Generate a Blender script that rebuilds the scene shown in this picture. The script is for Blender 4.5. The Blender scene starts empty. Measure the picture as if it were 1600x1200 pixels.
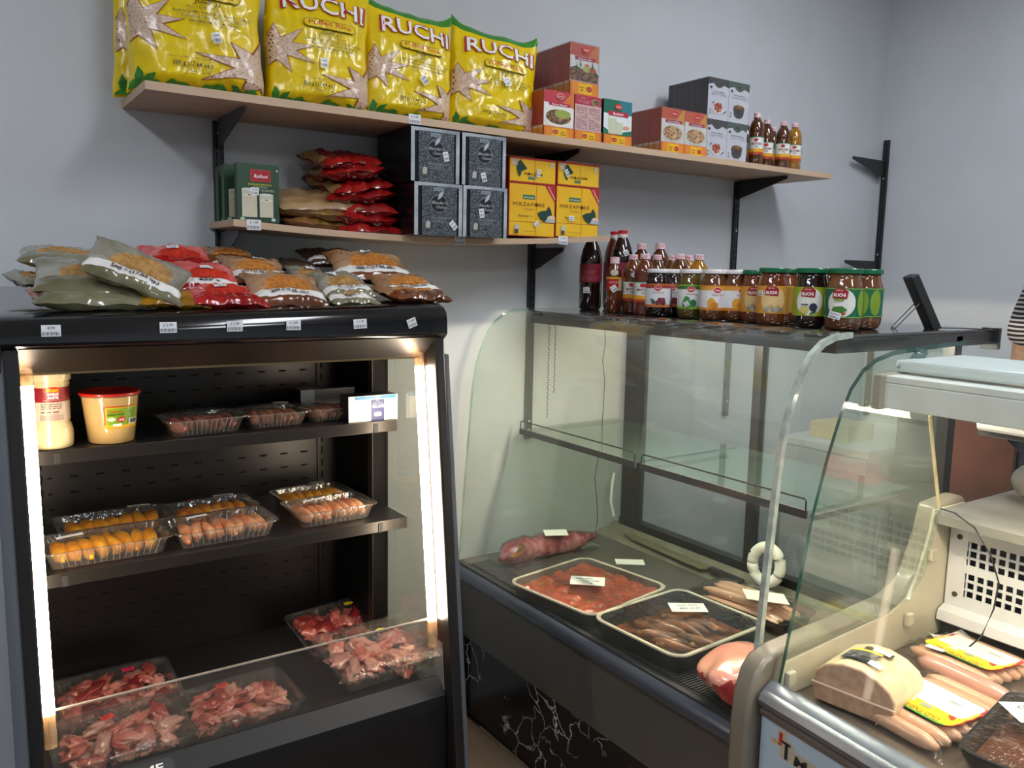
import bpy, bmesh, math, random
from mathutils import Vector, Matrix, noise
from mathutils.geometry import tessellate_polygon
rnd = random.Random(7)
PI = math.pi
sc = bpy.context.scene
COL = sc.collection

# ------------------------------------------------------------------ camera
CAM_F, YAW, PITCH, ROLL = 1295.85, 0.5990, 0.1324, 0.0197      # focal length in pixels of a 1600 wide frame
CAM = Vector((0.0, -2.2037, 1.4056))
FW = Vector((math.sin(YAW)*math.cos(PITCH), math.cos(YAW)*math.cos(PITCH), -math.sin(PITCH)))
RT = Vector((math.cos(YAW), -math.sin(YAW), 0)); UP = RT.cross(FW)
R2 = RT*math.cos(ROLL) + UP*math.sin(ROLL); U2 = UP*math.cos(ROLL) - RT*math.sin(ROLL)
cd = bpy.data.cameras.new('camera'); cam = bpy.data.objects.new('camera', cd); COL.objects.link(cam)
cd.sensor_fit = 'HORIZONTAL'; cd.sensor_width = 36.0; cd.lens = CAM_F/1600*36.0; cd.clip_start = 0.02
m = Matrix((R2, U2, -FW)).transposed().to_4x4(); m.translation = CAM; cam.matrix_world = m
sc.camera = cam

# ------------------------------------------------------------------ world, view, room lights
w = bpy.data.worlds.new('world'); sc.world = w; w.use_nodes = True
w.node_tree.nodes['Background'].inputs[0].default_value = (0.62, 0.66, 0.72, 1)
w.node_tree.nodes['Background'].inputs[1].default_value = 0.30
sc.view_settings.view_transform = 'Standard'; sc.view_settings.look = 'None'
sc.view_settings.exposure = 0.55; sc.view_settings.gamma = 1.0; sc.view_settings.use_curve_mapping = False
EXPO = 1.0
CEIL_Z = 2.75
LAMPS = [(-0.9, -1.5), (1.1, -1.9), (2.3, -1.35), (-0.9, -3.6), (1.4, -3.8)]
# ------------------------------------------------------------------ colour + materials
def lin(c):
    if isinstance(c, str):
        c = [int(c[i:i+2], 16)/255 for i in (0, 2, 4)]
    elif max(c) > 1: c = [x/255 for x in c]
    return tuple((x/12.92 if x <= .04045 else ((x+.055)/1.055)**2.4) for x in c)
MATS = {}
def mat(key, col=(200, 200, 200), rough=.5, metal=0., noise_amt=.05, nscale=12., bump=0., bscale=60., coat=0., col2=None, emit=0., spec=.5, stretch=None, ramp=(.35, .65)):
    """principled material with a procedural noise variation of its colour and an optional noise relief"""
    if key in MATS: return MATS[key]
    m = bpy.data.materials.new(key); m.use_nodes = True; nt = m.node_tree; N = nt.nodes; L = nt.links
    b = N['Principled BSDF']
    c = lin(col)
    tc = N.new('ShaderNodeTexCoord'); src = tc.outputs['Object']
    if stretch:
        mp = N.new('ShaderNodeMapping'); L.new(src, mp.inputs[0]); mp.inputs['Scale'].default_value = stretch; src = mp.outputs[0]
    if noise_amt > 0 or col2:
        nz = N.new('ShaderNodeTexNoise'); nz.inputs['Scale'].default_value = nscale; nz.inputs['Detail'].default_value = 4
        L.new(src, nz.inputs['Vector'])
        cr = N.new('ShaderNodeValToRGB')
        e = cr.color_ramp.elements
        e[0].position = ramp[0]; e[1].position = ramp[1]
        if col2:
            e[0].color = (*c, 1); e[1].color = (*lin(col2), 1)
        else:
            e[0].color = (*[x*(1-noise_amt) for x in c], 1); e[1].color = (*[min(1, x*(1+noise_amt)) for x in c], 1)
        L.new(nz.outputs['Fac'], cr.inputs['Fac']); L.new(cr.outputs['Color'], b.inputs['Base Color'])
    else:
        b.inputs['Base Color'].default_value = (*c, 1)
    b.inputs['Roughness'].default_value = rough; b.inputs['Metallic'].default_value = metal
    b.inputs['Specular IOR Level'].default_value = spec
    if coat: b.inputs['Coat Weight'].default_value = coat; b.inputs['Coat Roughness'].default_value = .08
    if bump > 0:
        n2 = N.new('ShaderNodeTexNoise'); n2.inputs['Scale'].default_value = bscale; n2.inputs['Detail'].default_value = 3
        L.new(src, n2.inputs['Vector'])
        bp = N.new('ShaderNodeBump'); bp.inputs['Strength'].default_value = bump; bp.inputs['Distance'].default_value = .004
        L.new(n2.outputs['Fac'], bp.inputs['Height']); L.new(bp.outputs['Normal'], b.inputs['Normal'])
    if emit > 0:
        b.inputs['Emission Color'].default_value = (*c, 1); b.inputs['Emission Strength'].default_value = emit
    MATS[key] = m; return m
def P(col, gloss=.35):
    """a print colour"""
    k = 'print_%s_%d' % (col, int(gloss*100))
    return mat(k, col, rough=gloss, noise_amt=.03, nscale=40)
def clear(key, tint=(235, 245, 240), refl=1., haze=.0, hazecol=(200, 210, 205), bump=0., bscale=30., rough=.0, ior=1.45):
    """thin clear sheet: tinted transparency, fresnel reflection, a little dusty haze"""
    if key in MATS: return MATS[key]
    m = bpy.data.materials.new(key); m.use_nodes = True; nt = m.node_tree; N = nt.nodes; L = nt.links
    N.remove(N['Principled BSDF']); out = N['Material Output']
    tr = N.new('ShaderNodeBsdfTransparent'); tr.inputs[0].default_value = (*lin(tint), 1)
    gl = N.new('ShaderNodeBsdfGlossy'); gl.inputs['Roughness'].default_value = rough; gl.inputs['Color'].default_value = (1, 1, 1, 1)
    fr = N.new('ShaderNodeLayerWeight'); fr.inputs['Blend'].default_value = .5
    pw = N.new('ShaderNodeMath'); pw.operation = 'POWER'; pw.inputs[1].default_value = 4.5; L.new(fr.outputs['Facing'], pw.inputs[0])
    ma = N.new('ShaderNodeMath'); ma.operation = 'MULTIPLY_ADD'; ma.inputs[1].default_value = .80; ma.inputs[2].default_value = .04; L.new(pw.outputs[0], ma.inputs[0])
    mu = N.new('ShaderNodeMath'); mu.operation = 'MULTIPLY'; mu.inputs[1].default_value = refl; mu.use_clamp = True
    L.new(ma.outputs[0], mu.inputs[0])
    if bump > 0:
        tc = N.new('ShaderNodeTexCoord'); n2 = N.new('ShaderNodeTexNoise'); n2.inputs['Scale'].default_value = bscale; n2.inputs['Detail'].default_value = 3
        L.new(tc.outputs['Object'], n2.inputs['Vector'])
        bp = N.new('ShaderNodeBump'); bp.inputs['Strength'].default_value = bump; bp.inputs['Distance'].default_value = .006
        L.new(n2.outputs['Fac'], bp.inputs['Height']); L.new(bp.outputs['Normal'], gl.inputs['Normal']); L.new(bp.outputs['Normal'], fr.inputs['Normal'])
    base = tr.outputs[0]
    if haze > 0:
        df = N.new('ShaderNodeBsdfDiffuse'); df.inputs[0].default_value = (*lin(hazecol), 1)
        tc = N.new('ShaderNodeTexCoord'); nz = N.new('ShaderNodeTexNoise'); nz.inputs['Scale'].default_value = 2.2; nz.inputs['Detail'].default_value = 5
        L.new(tc.outputs['Object'], nz.inputs['Vector'])
        ml = N.new('ShaderNodeMath'); ml.operation = 'MULTIPLY'; ml.inputs[1].default_value = haze*2; L.new(nz.outputs['Fac'], ml.inputs[0])
        mx = N.new('ShaderNodeMixShader'); L.new(ml.outputs[0], mx.inputs[0]); L.new(base, mx.inputs[1]); L.new(df.outputs[0], mx.inputs[2]); base = mx.outputs[0]
    mx = N.new('ShaderNodeMixShader'); L.new(mu.outputs[0], mx.inputs[0]); L.new(base, mx.inputs[1]); L.new(gl.outputs[0], mx.inputs[2])
    L.new(mx.outputs[0], out.inputs['Surface'])
    MATS[key] = m; return m

# ------------------------------------------------------------------ mesh building
class MB:
    def __init__(s): s.v = []; s.f = []; s.m = []
    def face(s, idx, mi=0): s.f.append(tuple(idx)); s.m.append(mi)
    def box(s, x0, x1, y0, y1, z0, z1, mi=0, mtx=None):
        b = len(s.v)
        for z in (z0, z1):
            for x, y in ((x0, y0), (x1, y0), (x1, y1), (x0, y1)):
                p = Vector((x, y, z)); s.v.append(mtx @ p if mtx else p)
        for q in ((3, 2, 1, 0), (4, 5, 6, 7), (0, 1, 5, 4), (1, 2, 6, 5), (2, 3, 7, 6), (3, 0, 4, 7)):
            s.face([b+i for i in q], mi)
        return s
    def prism(s, prof, axis, lo, hi, mi=0, capmi=None, mtx=None):
        """closed polygon profile swept along axis; profile coords are the other two axes in order"""
        b = len(s.v); n = len(prof)
        for t in (lo, hi):
            for a, c in prof:
                p = Vector({'x': (t, a, c), 'y': (a, t, c), 'z': (a, c, t)}[axis]); s.v.append(mtx @ p if mtx else p)
        for i in range(n):
            j = (i+1) % n; s.face((b+i, b+j, b+n+j, b+n+i), mi)
        cm = mi if capmi is None else capmi
        s.face([b+i for i in range(n)][::-1], cm); s.face([b+n+i for i in range(n)], cm)
        return s
    def lathe(s, prof, seg=24, mi=0, c=(0, 0, 0), mis=None, sx=1., sy=1.):
        b = len(s.v); n = len(prof)
        for r, z in prof:
            for k in range(seg):
                a = 2*PI*k/seg; s.v.append(Vector((c[0]+r*sx*math.cos(a), c[1]+r*sy*math.sin(a), c[2]+z)))
        for i in range(n-1):
            for k in range(seg):
                k2 = (k+1) % seg
                s.face((b+i*seg+k, b+i*seg+k2, b+(i+1)*seg+k2, b+(i+1)*seg+k), mis[i] if mis else mi)
        if prof[0][0] > 1e-5: s.face([b+k for k in range(seg)][::-1], mis[0] if mis else mi)
        if prof[-1][0] > 1e-5: s.face([b+(n-1)*seg+k for k in range(seg)], mis[-1] if mis else mi)
        return s
    def tube(s, pts, r, seg=8, mi=0, radii=None):
        pts = [Vector(p) for p in pts]; b = len(s.v); n = len(pts)
        up = Vector((0, 0, 1))
        for i, p in enumerate(pts):
            d = (pts[min(i+1, n-1)]-pts[max(i-1, 0)]).normalized()
            ref = up if abs(d.z) < .9 else Vector((1, 0, 0))
            a = d.cross(ref).normalized(); c = d.cross(a)
            rr = radii[i] if radii else r
            for k in range(seg):
                t = 2*PI*k/seg; s.v.append(p + a*(math.cos(t)*rr) + c*(math.sin(t)*rr))
        for i in range(n-1):
            for k in range(seg):
                k2 = (k+1) % seg; s.face((b+i*seg+k, b+i*seg+k2, b+(i+1)*seg+k2, b+(i+1)*seg+k), mi)
        s.face([b+k for k in range(seg)][::-1], mi); s.face([b+(n-1)*seg+k for k in range(seg)], mi)
        return s
    def grid(s, nx, ny, fn, mi=0, mfn=None, flip=False):
        b = len(s.v)
        for j in range(ny+1):
            for i in range(nx+1): s.v.append(Vector(fn(i/nx, j/ny)))
        for j in range(ny):
            for i in range(nx):
                q = (b+j*(nx+1)+i, b+j*(nx+1)+i+1, b+(j+1)*(nx+1)+i+1, b+(j+1)*(nx+1)+i)
                s.face(q[::-1] if flip else q, mfn((i+.5)/nx, (j+.5)/ny) if mfn else mi)
        return s
    def blob(s, c, sx, sy, sz, seed=0, amp=.25, fr=1.6, sub=2, mi=0, rot=None):
        bm = bmesh.new(); bmesh.ops.create_icosphere(bm, subdivisions=sub, radius=1)
        b = len(s.v); off = Vector((seed*3.1, seed*1.7, seed*.9))
        for v in bm.verts:
            p = v.co*(1+amp*noise.noise(v.co*fr+off)*2)
            p = Vector((p.x*sx, p.y*sy, p.z*sz))
            if rot: p = rot @ p
            s.v.append(p+Vector(c))
        for f in bm.faces: s.face([b+v.index for v in f.verts], mi)
        bm.free(); return s
    def build(s, name, mats, parent=None, smooth=False, bevel=0., label=None, kind=None, loc=None, rot=None, merge=False):
        me = bpy.data.meshes.new(name); me.from_pydata([tuple(v) for v in s.v], [], s.f)
        if not isinstance(mats, (list, tuple)): mats = [mats]
        for m in mats: me.materials.append(m)
        me.polygons.foreach_set('material_index', s.m)
        if merge:
            bm = bmesh.new(); bm.from_mesh(me); bmesh.ops.remove_doubles(bm, verts=bm.verts, dist=1e-5); bmesh.ops.recalc_face_normals(bm, faces=bm.faces); bm.to_mesh(me); bm.free()
        if smooth:
            me.polygons.foreach_set('use_smooth', [True]*len(me.polygons))
            if smooth != 'all':
                me.set_sharp_from_angle(angle=math.radians(38))
        me.update()
        o = bpy.data.objects.new(name, me); COL.objects.link(o)
        if bevel:
            md = o.modifiers.new('bevel', 'BEVEL'); md.width = bevel; md.segments = 2; md.limit_method = 'ANGLE'; md.angle_limit = math.radians(40)
        if parent: o.parent = parent
        if loc is not None: o.location = loc
        if rot is not None: o.rotation_euler = rot
        if label: o['label'] = label
        if kind: o['kind'] = kind
        return o
def tag(o, label, cat, group=None):
    o['label'] = label; o['category'] = cat
    if group: o['group'] = group
    return o
def thing(name, label, cat, loc=(0, 0, 0), rot=(0, 0, 0), group=None):
    o = bpy.data.objects.new(name, None); COL.objects.link(o); o.location = loc
    o.rotation_euler = rot if not isinstance(rot, (int, float)) else (0, 0, rot)
    o.empty_display_size = .05
    return tag(o, label, cat, group)
def structure(o): o['kind'] = 'structure'; return o
def clone(root, loc, rot, label=None, group=None):
    kids = [c for c in bpy.data.objects if c.parent == root]
    r = root.copy(); COL.objects.link(r); r.location = loc; r.rotation_euler = rot if not isinstance(rot, (int, float)) else (0, 0, rot)
    if label: r['label'] = label
    if group: r['group'] = group
    for k in kids:
        c = k.copy(); COL.objects.link(c); c.parent = r
        for g in [x for x in bpy.data.objects if x.parent == k]:
            d = g.copy(); COL.objects.link(d); d.parent = c
    return r
def rbox(w, d, h, cols, name, parent, bevel=.002, **k):
    return MB().box(-w/2, w/2, 0, d, 0, h).build(name, cols, parent, bevel=bevel, **k)
def rrect(w, h, r, n=5):
    pts = []
    for cx, cy, a0 in ((w/2-r, h/2-r, 0), (-w/2+r, h/2-r, 90), (-w/2+r, -h/2+r, 180), (w/2-r, -h/2+r, 270)):
        for i in range(n+1):
            a = math.radians(a0+90*i/n); pts.append((cx+r*math.cos(a), cy+r*math.sin(a)))
    return pts
def ell(cx, cy, rx, ry, n=24, a0=0, a1=360):
    return [(cx+rx*math.cos(math.radians(a0+(a1-a0)*i/n)), cy+ry*math.sin(math.radians(a0+(a1-a0)*i/n))) for i in range(n+(0 if a1-a0 == 360 else 1))]

# ------------------------------------------------------------------ flat print: lettering and shapes laid on a surface
FONT = {}
def glyphs(txt, bold=0., res=2, spacing=1.):
    k = (txt, bold, res, spacing)
    if k in FONT: return FONT[k]
    cu = bpy.data.curves.new('t', 'FONT'); cu.body = txt; cu.size = 1; cu.resolution_u = res; cu.offset = bold; cu.space_character = spacing
    cu.align_x = 'CENTER'; cu.fill_mode = 'BOTH' if hasattr(cu, 'fill_mode') and False else cu.fill_mode
    ob = bpy.data.objects.new('t', cu); COL.objects.link(ob)
    bpy.context.view_layer.update()
    me = bpy.data.meshes.new_from_object(ob.evaluated_get(bpy.context.evaluated_depsgraph_get()))
    vs = [(v.co.x, v.co.y) for v in me.vertices]; fs = [tuple(p.vertices) for p in me.polygons]
    bpy.data.objects.remove(ob); bpy.data.curves.remove(cu); bpy.data.meshes.remove(me)
    FONT[k] = (vs, fs); return FONT[k]
class Print:
    """map(u, v, h) gives the 3-D point of print coordinates u, v at height h above the surface"""
    def __init__(s, mp, seg=None, step=.00025): s.mp = mp; s.seg = seg; s.v = []; s.f = []; s.fm = []; s.mats = []; s.lay = 1; s.step = step
    def _mi(s, m):
        if isinstance(m, str): m = P(m)
        if m not in s.mats: s.mats.append(m)
        return s.mats.index(m)
    def _tris(s, tris, m, h):
        mi = s._mi(m); out = []
        if s.seg:
            st = [t for t in tris]
            while st:
                a, b, c = st.pop()
                L = [((a[0]-b[0])**2+(a[1]-b[1])**2), ((b[0]-c[0])**2+(b[1]-c[1])**2), ((c[0]-a[0])**2+(c[1]-a[1])**2)]
                k = L.index(max(L))
                if L[k] <= s.seg**2: out.append((a, b, c)); continue
                if k == 0: p, q, r = a, b, c
                elif k == 1: p, q, r = b, c, a
                else: p, q, r = c, a, b
                mm = ((p[0]+q[0])/2, (p[1]+q[1])/2); st += [(p, mm, r), (mm, q, r)]
        else: out = tris
        for t in out:
            b = len(s.v); s.v += [s.mp(x, y, h) for x, y in t]; s.f.append((b, b+1, b+2)); s.fm.append(mi)
    def poly(s, pts, m, lay=None):
        if lay is None: s.lay += 1; lay = s.lay
        tr = [tuple(pts[i] for i in t) for t in tessellate_polygon([[Vector((x, y, 0)) for x, y in pts]])]
        tr = [t if ((t[1][0]-t[0][0])*(t[2][1]-t[0][1])-(t[1][1]-t[0][1])*(t[2][0]-t[0][0])) > 0 else t[::-1] for t in tr]
        s._tris(tr, m, lay*s.step)
    def rect(s, x0, y0, x1, y1, m, **k): s.poly([(x0, y0), (x1, y0), (x1, y1), (x0, y1)], m, **k)
    def ell(s, cx, cy, rx, ry, m, n=20, **k): s.poly(ell(cx, cy, rx, ry, n), m, **k)
    def quad(s, cx, cy, w, h, ang, m, **k):
        c, q = math.cos(ang), math.sin(ang)
        s.poly([(cx+x*c-y*q, cy+x*q+y*c) for x, y in ((-w/2, -h/2), (w/2, -h/2), (w/2, h/2), (-w/2, h/2))], m, **k)
    def text(s, t, x, y, size, m, bold=0., sx=1., ang=0., fit=None, arc=0., slant=0., lay=None, res=2, spacing=1.):
        """centred on x; y is the baseline"""
        if lay is None: s.lay += 1; lay = s.lay
        vs, fs = glyphs(t, bold, res, spacing)
        if not vs: return
        x0 = min(v[0] for v in vs); x1 = max(v[0] for v in vs); cx = (x0+x1)/2
        if fit: sx = fit/((x1-x0)*size)
        ca, sa = math.cos(ang), math.sin(ang); pts = []
        for a, b in vs:
            X = (a-cx)*size*sx+slant*b*size; Y = b*size
            if arc: Y += -arc*X*X
            pts.append((x+X*ca-Y*sa, y+X*sa+Y*ca))
        mi = s._mi(m); h = lay*s.step; base = len(s.v)
        s.v += [s.mp(px, py, h) for px, py in pts]
        for f in fs:
            p = [pts[i] for i in f]
            ar = sum(p[i][0]*p[(i+1) % len(p)][1]-p[(i+1) % len(p)][0]*p[i][1] for i in range(len(p)))
            f2 = [base+i for i in f]
            s.f.append(tuple(f2 if ar > 0 else f2[::-1])); s.fm.append(mi)
    def lines(s, x0, y0, x1, y1, n, m, dens=.8, rng=None):
        """small unreadable copy: rows of little dashes"""
        r = rng or random.Random(3); hh = (y1-y0)/n
        s.lay += 1
        for i in range(n):
            x = x0; y = y1-hh*(i+1)+hh*.25
            while x < x1-hh*.5:
                wd = r.uniform(.5, 2.6)*hh
                if x+wd > x1: wd = x1-x
                if r.random() < dens+.1: s.rect(x, y, x+wd, y+hh*.45, m, lay=s.lay)
                x += wd+hh*.45
    def build(s, name, parent, **k):
        me = bpy.data.meshes.new(name); me.from_pydata([tuple(v) for v in s.v], [], s.f)
        for m in s.mats: me.materials.append(m)
        me.polygons.foreach_set('material_index', s.fm); me.update()
        o = bpy.data.objects.new(name, me); COL.objects.link(o); o.parent = parent
        if k.get('label'): o['label'] = k['label']
        return o
def front(y=0.): return lambda u, v, h: (u, y-h, v)
def leftside(x): return lambda u, v, h: (x-h, u, v)
def topside(z): return lambda u, v, h: (u, v, z+h)
def cyl(r): return lambda u, v, h: ((r+h)*math.sin(u/r), -(r+h)*math.cos(u/r), v)
def sticker(mp, parent, x, y, w, h, ang=0., name='price_sticker', lay=14):
    p = Print(mp, seg=.012); p.lay = lay
    p.quad(x, y, w, h, ang, 'eef0f2')
    c, q = math.cos(ang), math.sin(ang)
    R = random.Random(int((x+y)*9999))
    p.lay += 1
    for k in range(5):
        p.quad(x+(-.3+.15*k)*w*c-(.22*h)*q, y+(-.3+.15*k)*w*q+(.22*h)*c, w*.07, h*.2, ang, '6a6a70', lay=p.lay)
    for k in range(8):
        p.quad(x+(-.36+.1*k)*w*c+(.22*h)*q, y+(-.36+.1*k)*w*q-(.22*h)*c, w*R.choice((.03, .06)), h*.32, ang, '4a4a50', lay=p.lay)
    return p.build(name, parent)

# ------------------------------------------------------------------ pillow shaped film packs
def pillow_fn(w, h, t, seed=0, pinch=.04, wr=.004, stand=False, base=0.):
    off = Vector((seed*5.3, seed*2.9, seed*1.1))
    def fn(s, r, side):
        es = 1-abs(s)**3.2; er = 1-abs(r)**4
        if stand:
            v = (r+1)/2; g = min(1, (v/.10))**.5*(max(0, 1-v**4.5))**.75*(.82+.18*math.cos(v*2.2-.5))
            T = t/2*max(0, es)**.55*g
        else:
            T = t/2*(max(0, es)*max(0, er))**.55
        x = s*w/2*(1-pinch*(1-r*r)*1.1); y = r*h/2*(1-pinch*(1-s*s))
        if stand: y += .022*abs(s)**5*max(0, r)**3 - .004*abs(s)**4*max(0, -r)**3
        q = Vector((s*2.2, r*2.2, side*.7))+off
        e = max(abs(s), abs(r))
        n1 = noise.noise(q)*1.2; n2 = noise.noise(q*3.1)
        n3 = (1-abs(noise.noise(Vector((s*5, r*2.2, side))+off))*2.4)
        k = wr*(.7+1.3*e**4)
        z = side*T + side*k*(n1+.6*n2+.5*max(0, n3))*(T/(t/2+1e-6)*.9+.1)
        z += wr*.9*noise.noise(Vector((s*3, r*3, 0))+off)*e**5
        x += wr*1.0*noise.noise(Vector((r*3, 1.5, 0))+off)*abs(s)**4; y += wr*1.0*noise.noise(Vector((s*3, 7.5, 0))+off)*abs(r)**4
        return Vector((x, y, z))
    return fn
def pillow(fn, mats, name, parent, nx=28, ny=22, mfn=None, mback=0):
    b = MB()
    mf = (lambda i, j: mfn(i*2-1, j*2-1)) if mfn else None
    b.grid(nx, ny, lambda i, j: fn(i*2-1, j*2-1, 1), mfn=mf)
    b.grid(nx, ny, lambda i, j: fn(i*2-1, j*2-1, -1), mi=mback, flip=True)
    return b.build(name, mats, parent, smooth='all', merge=True)
def pmap(fn, w, h, base=.0012, dv=None):
    """print map on the upper / front side of a pillow; u, v in metres from its middle"""
    def mp(u, v, hh):
        s = max(-1, min(1, u/(w/2))); r = max(-1, min(1, v/(h/2)))
        p = fn(s, r, 1); e = .01
        if dv: return p + Vector(dv)*(hh+base)
        n = (fn(min(1, s+e), r, 1)-fn(max(-1, s-e), r, 1)).cross(fn(s, min(1, r+e), 1)-fn(s, max(-1, r-e), 1))
        n = n.normalized() if n.length > 1e-12 else Vector((0, 0, 1))
        return p + n*(hh+base)
    return mp
def at(u, v, ax, val):
    """where the sight line of a point of the 1600 x 1200 frame meets the plane ax = val"""
    d = FW*CAM_F + R2*(u-800) + U2*(600-v); i = 'xyz'.index(ax); t = (val-CAM[i])/d[i]
    return CAM+d*t
def ppm(p): return CAM_F/((Vector(p)-CAM).dot(FW))
# ================================================================== THE ROOM
def st(name, o, label, cat): o['label'] = label; o['category'] = cat; return structure(o)
M_WALL = mat('wall_paint', (198, 202, 206), rough=.75, noise_amt=.03, nscale=3, bump=.08, bscale=180)
WX = 3.442; LX = -2.6; FY = -5.2
st('wall_back', MB().box(LX-.1, WX+.1, 0, .1, 0, CEIL_Z).build('wall_back', M_WALL), 'pale grey painted wall carrying the shelves', 'wall')
st('wall_right', MB().box(WX, WX+.1, FY, 0, 0, CEIL_Z).build('wall_right', M_WALL), 'pale grey painted wall on the right meeting the shelf wall in a corner', 'wall')
st('wall_left', MB().box(LX-.1, LX, FY, 0, 0, CEIL_Z).build('wall_left', M_WALL), 'pale grey painted wall far left beyond the black chiller', 'wall')
st('wall_front', MB().box(LX-.1, WX+.1, FY-.1, FY, 0, CEIL_Z).build('wall_front', M_WALL), 'pale grey painted wall behind the viewer', 'wall')
fl = MB()
M_FL = [mat('floor_plank_%d' % i, c, rough=.45, noise_amt=.12, nscale=6, stretch=(1, .12, 1), bump=.05, bscale=40) for i, c in enumerate([(139, 116, 94), (128, 106, 86), (147, 124, 101)])]
flo = structure(MB().box(LX, WX, FY, 0, -.05, -.004).build('floor', mat('floor_gap', (60, 48, 38), rough=.8)))
flo['label'] = 'brown wood plank floor under the cabinets'; flo['category'] = 'floor'
pk = MB().box(-.067, .067, -.6, .6, 0, .004).build('plank', M_FL[0], flo, bevel=.0012)
n = 0
for i in range(14):
    for j in range(3):
        o = pk if n == 0 else pk.copy()
        if n: COL.objects.link(o)
        o.location = (.55+i*.1365, -.75-1.205*j+(.3 if i % 2 else 0), -.004); n += 1
st('ceiling', MB().box(LX-.1, WX+.1, FY-.1, .1, CEIL_Z, CEIL_Z+.1).build('ceiling', mat('ceiling_paint', (225, 226, 226), rough=.8)), 'white ceiling over the shop', 'ceiling')
M_LAMPW = mat('lamp_white', (235, 235, 235), rough=.4)
for i, (lx, ly) in enumerate(LAMPS):
    t = thing('ceiling_lamp', 'white ceiling strip lamp '+['above the chiller, left', 'above the shelf items, middle', 'above the glass counters, right', 'at the back left behind the viewer', 'at the back right behind the viewer'][i], 'ceiling lamp', (lx, ly, CEIL_Z), group='ceiling strip lamps')
    MB().box(-.17, .17, -.57, .57, -.02, 0).build('housing', M_LAMPW, t)
    MB().box(-.15, .15, -.55, .55, -.03, -.02).build('diffuser', mat('lamp_diffuser', (244, 248, 255), emit=12.5, noise_amt=0), t)

# ------------------------------------------------------------------ wall shelves, rails
M_BLK = mat('black_metal', (34, 35, 38), rough=.45, noise_amt=.1)
M_GRYM = mat('grey_metal', (88, 92, 100), rough=.4, metal=.3)
M_SCREW = mat('screw', (200, 200, 200), rough=.3, metal=.8)
M_SHELF = mat('shelf_board', (186, 158, 132), rough=.55, noise_amt=.07, nscale=5, stretch=(.4, 4, 4))
M_SHELFE = mat('shelf_edge', (196, 168, 140), rough=.5, noise_amt=.06, nscale=5, stretch=(.4, 4, 4))
def shelf_rail(x, z0, z1, brackets, label, face='back', bm=None):
    t = thing('shelf_rail', label, 'shelf rail', (x, 0, 0) if face == 'back' else (WX, x, 0), 0 if face == 'back' else -PI/2, group=None)
    MB().box(-.0125, .0125, -.013, 0, z0, z1).build('rail', M_BLK, t, bevel=.001)
    b = MB(); z = z0+.03
    while z < z1-.03:
        for sx in (-.0062, .0062): b.box(sx-.0016, sx+.0016, -.0137, -.0128, z, z+.018)
        z += .025
    o = b.build('slots', mat('slot_dark', (4, 4, 5), rough=.9), t); o['kind'] = 'stuff'
    for z in [z0+.06+.33*k for k in range(int((z1-z0-.05)/.33)+1)]:
        MB().lathe([(.0045, 0), (.0045, .001), (.0001, .0022)], 10).build('screw', M_SCREW, t, loc=(0, -.013, z), rot=(PI/2, 0, 0))
    for z, L in brackets:
        pr = [(-.013, z-.001), (-L, z-.001), (-L, z-.012), (-.05, z-.062), (-.013, z-.072)]
        MB().prism(pr, 'x', -.002, .002).build('bracket', bm or M_BLK, t)
    return t
shelf_rail(.590, 1.02, 1.770, [(1.7745, .235), (1.497, .17)], 'black slotted wall rail at the left, holding the left ends of both shelves', bm=mat('bracket_grey', (70, 73, 80), rough=.45))
shelf_rail(1.567, .865, 1.770, [(1.7745, .235), (1.488, .17)], 'black slotted wall rail in the middle, running down behind the glass counter')
shelf_rail(2.522, .865, 1.770, [(1.7745, .235)], 'black slotted wall rail under the right end of the upper shelf')
shelf_rail(-.035, .80, 2.013, [(1.925, .245), (1.492, .25)], 'bare black slotted rail with two empty brackets in the far right corner', face='right')

def price_tag(parent, mp, x, z, w=.034, h=.024, ang=0., txt='£ 1.99'):
    p = Print(mp); p.lay = 3
    p.quad(x, z, w, h, ang, 'e8eaee')
    c, q = math.cos(ang), math.sin(ang)
    p.text(txt, x-.12*h*q, z+.12*h*c, h*.34, '303036', ang=ang, bold=.01)
    p.lay += 1
    for k in range(12):
        dx = (-.42+.075*k)*w; p.quad(x+dx*c+.25*h*q, z+dx*q-.25*h*c, w*(.022 if k % 3 else .045), h*.3, ang, '303036', lay=p.lay)
    return p.build('price_tag', parent)
SH1, SH1T = 1.7745, 1.7925
t = thing('wall_shelf', 'long upper beech wall shelf holding the yellow bags and spice boxes', 'shelf', (0, 0, SH1))
MB().box(.373, 2.73, -.271, -.001, 0, .018).build('board', M_SHELF, t)
MB().box(.373, 2.73, -.2722, -.2711, 0, .018).build('edge_band', M_SHELFE, t)
MB().box(.3715, .3729, -.271, -.001, 0, .018).build('end_band', M_SHELFE, t)
price_tag(t, front(-.2724), 1.005, .012)
# lower shelf, sagging
def sag(x): s = (x-.565)/(1.716-.565); return 1.503+.010*s-.024*4*s*(1-s)
t = thing('wall_shelf', 'short lower beech wall shelf, sagging under tea boxes and packs', 'shelf', (0, 0, 0))
b = MB()
NS = 24
for (y0, y1, nm, mm) in ((-.212, -.001, 'board', M_SHELF), (-.2132, -.2121, 'edge_band', M_SHELFE)):
    b = MB()
    xs = [.565+(1.716-.565)*i/NS for i in range(NS+1)]
    prof = [(x, sag(x)) for x in xs]+[(x, sag(x)+.016) for x in reversed(xs)]
    b.prism(prof, 'y', y0, y1) ; b.build(nm, mm, t)
for x in (.612, 1.175, 1.532): price_tag(t, front(-.2134), x, sag(x)+.008)

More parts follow.
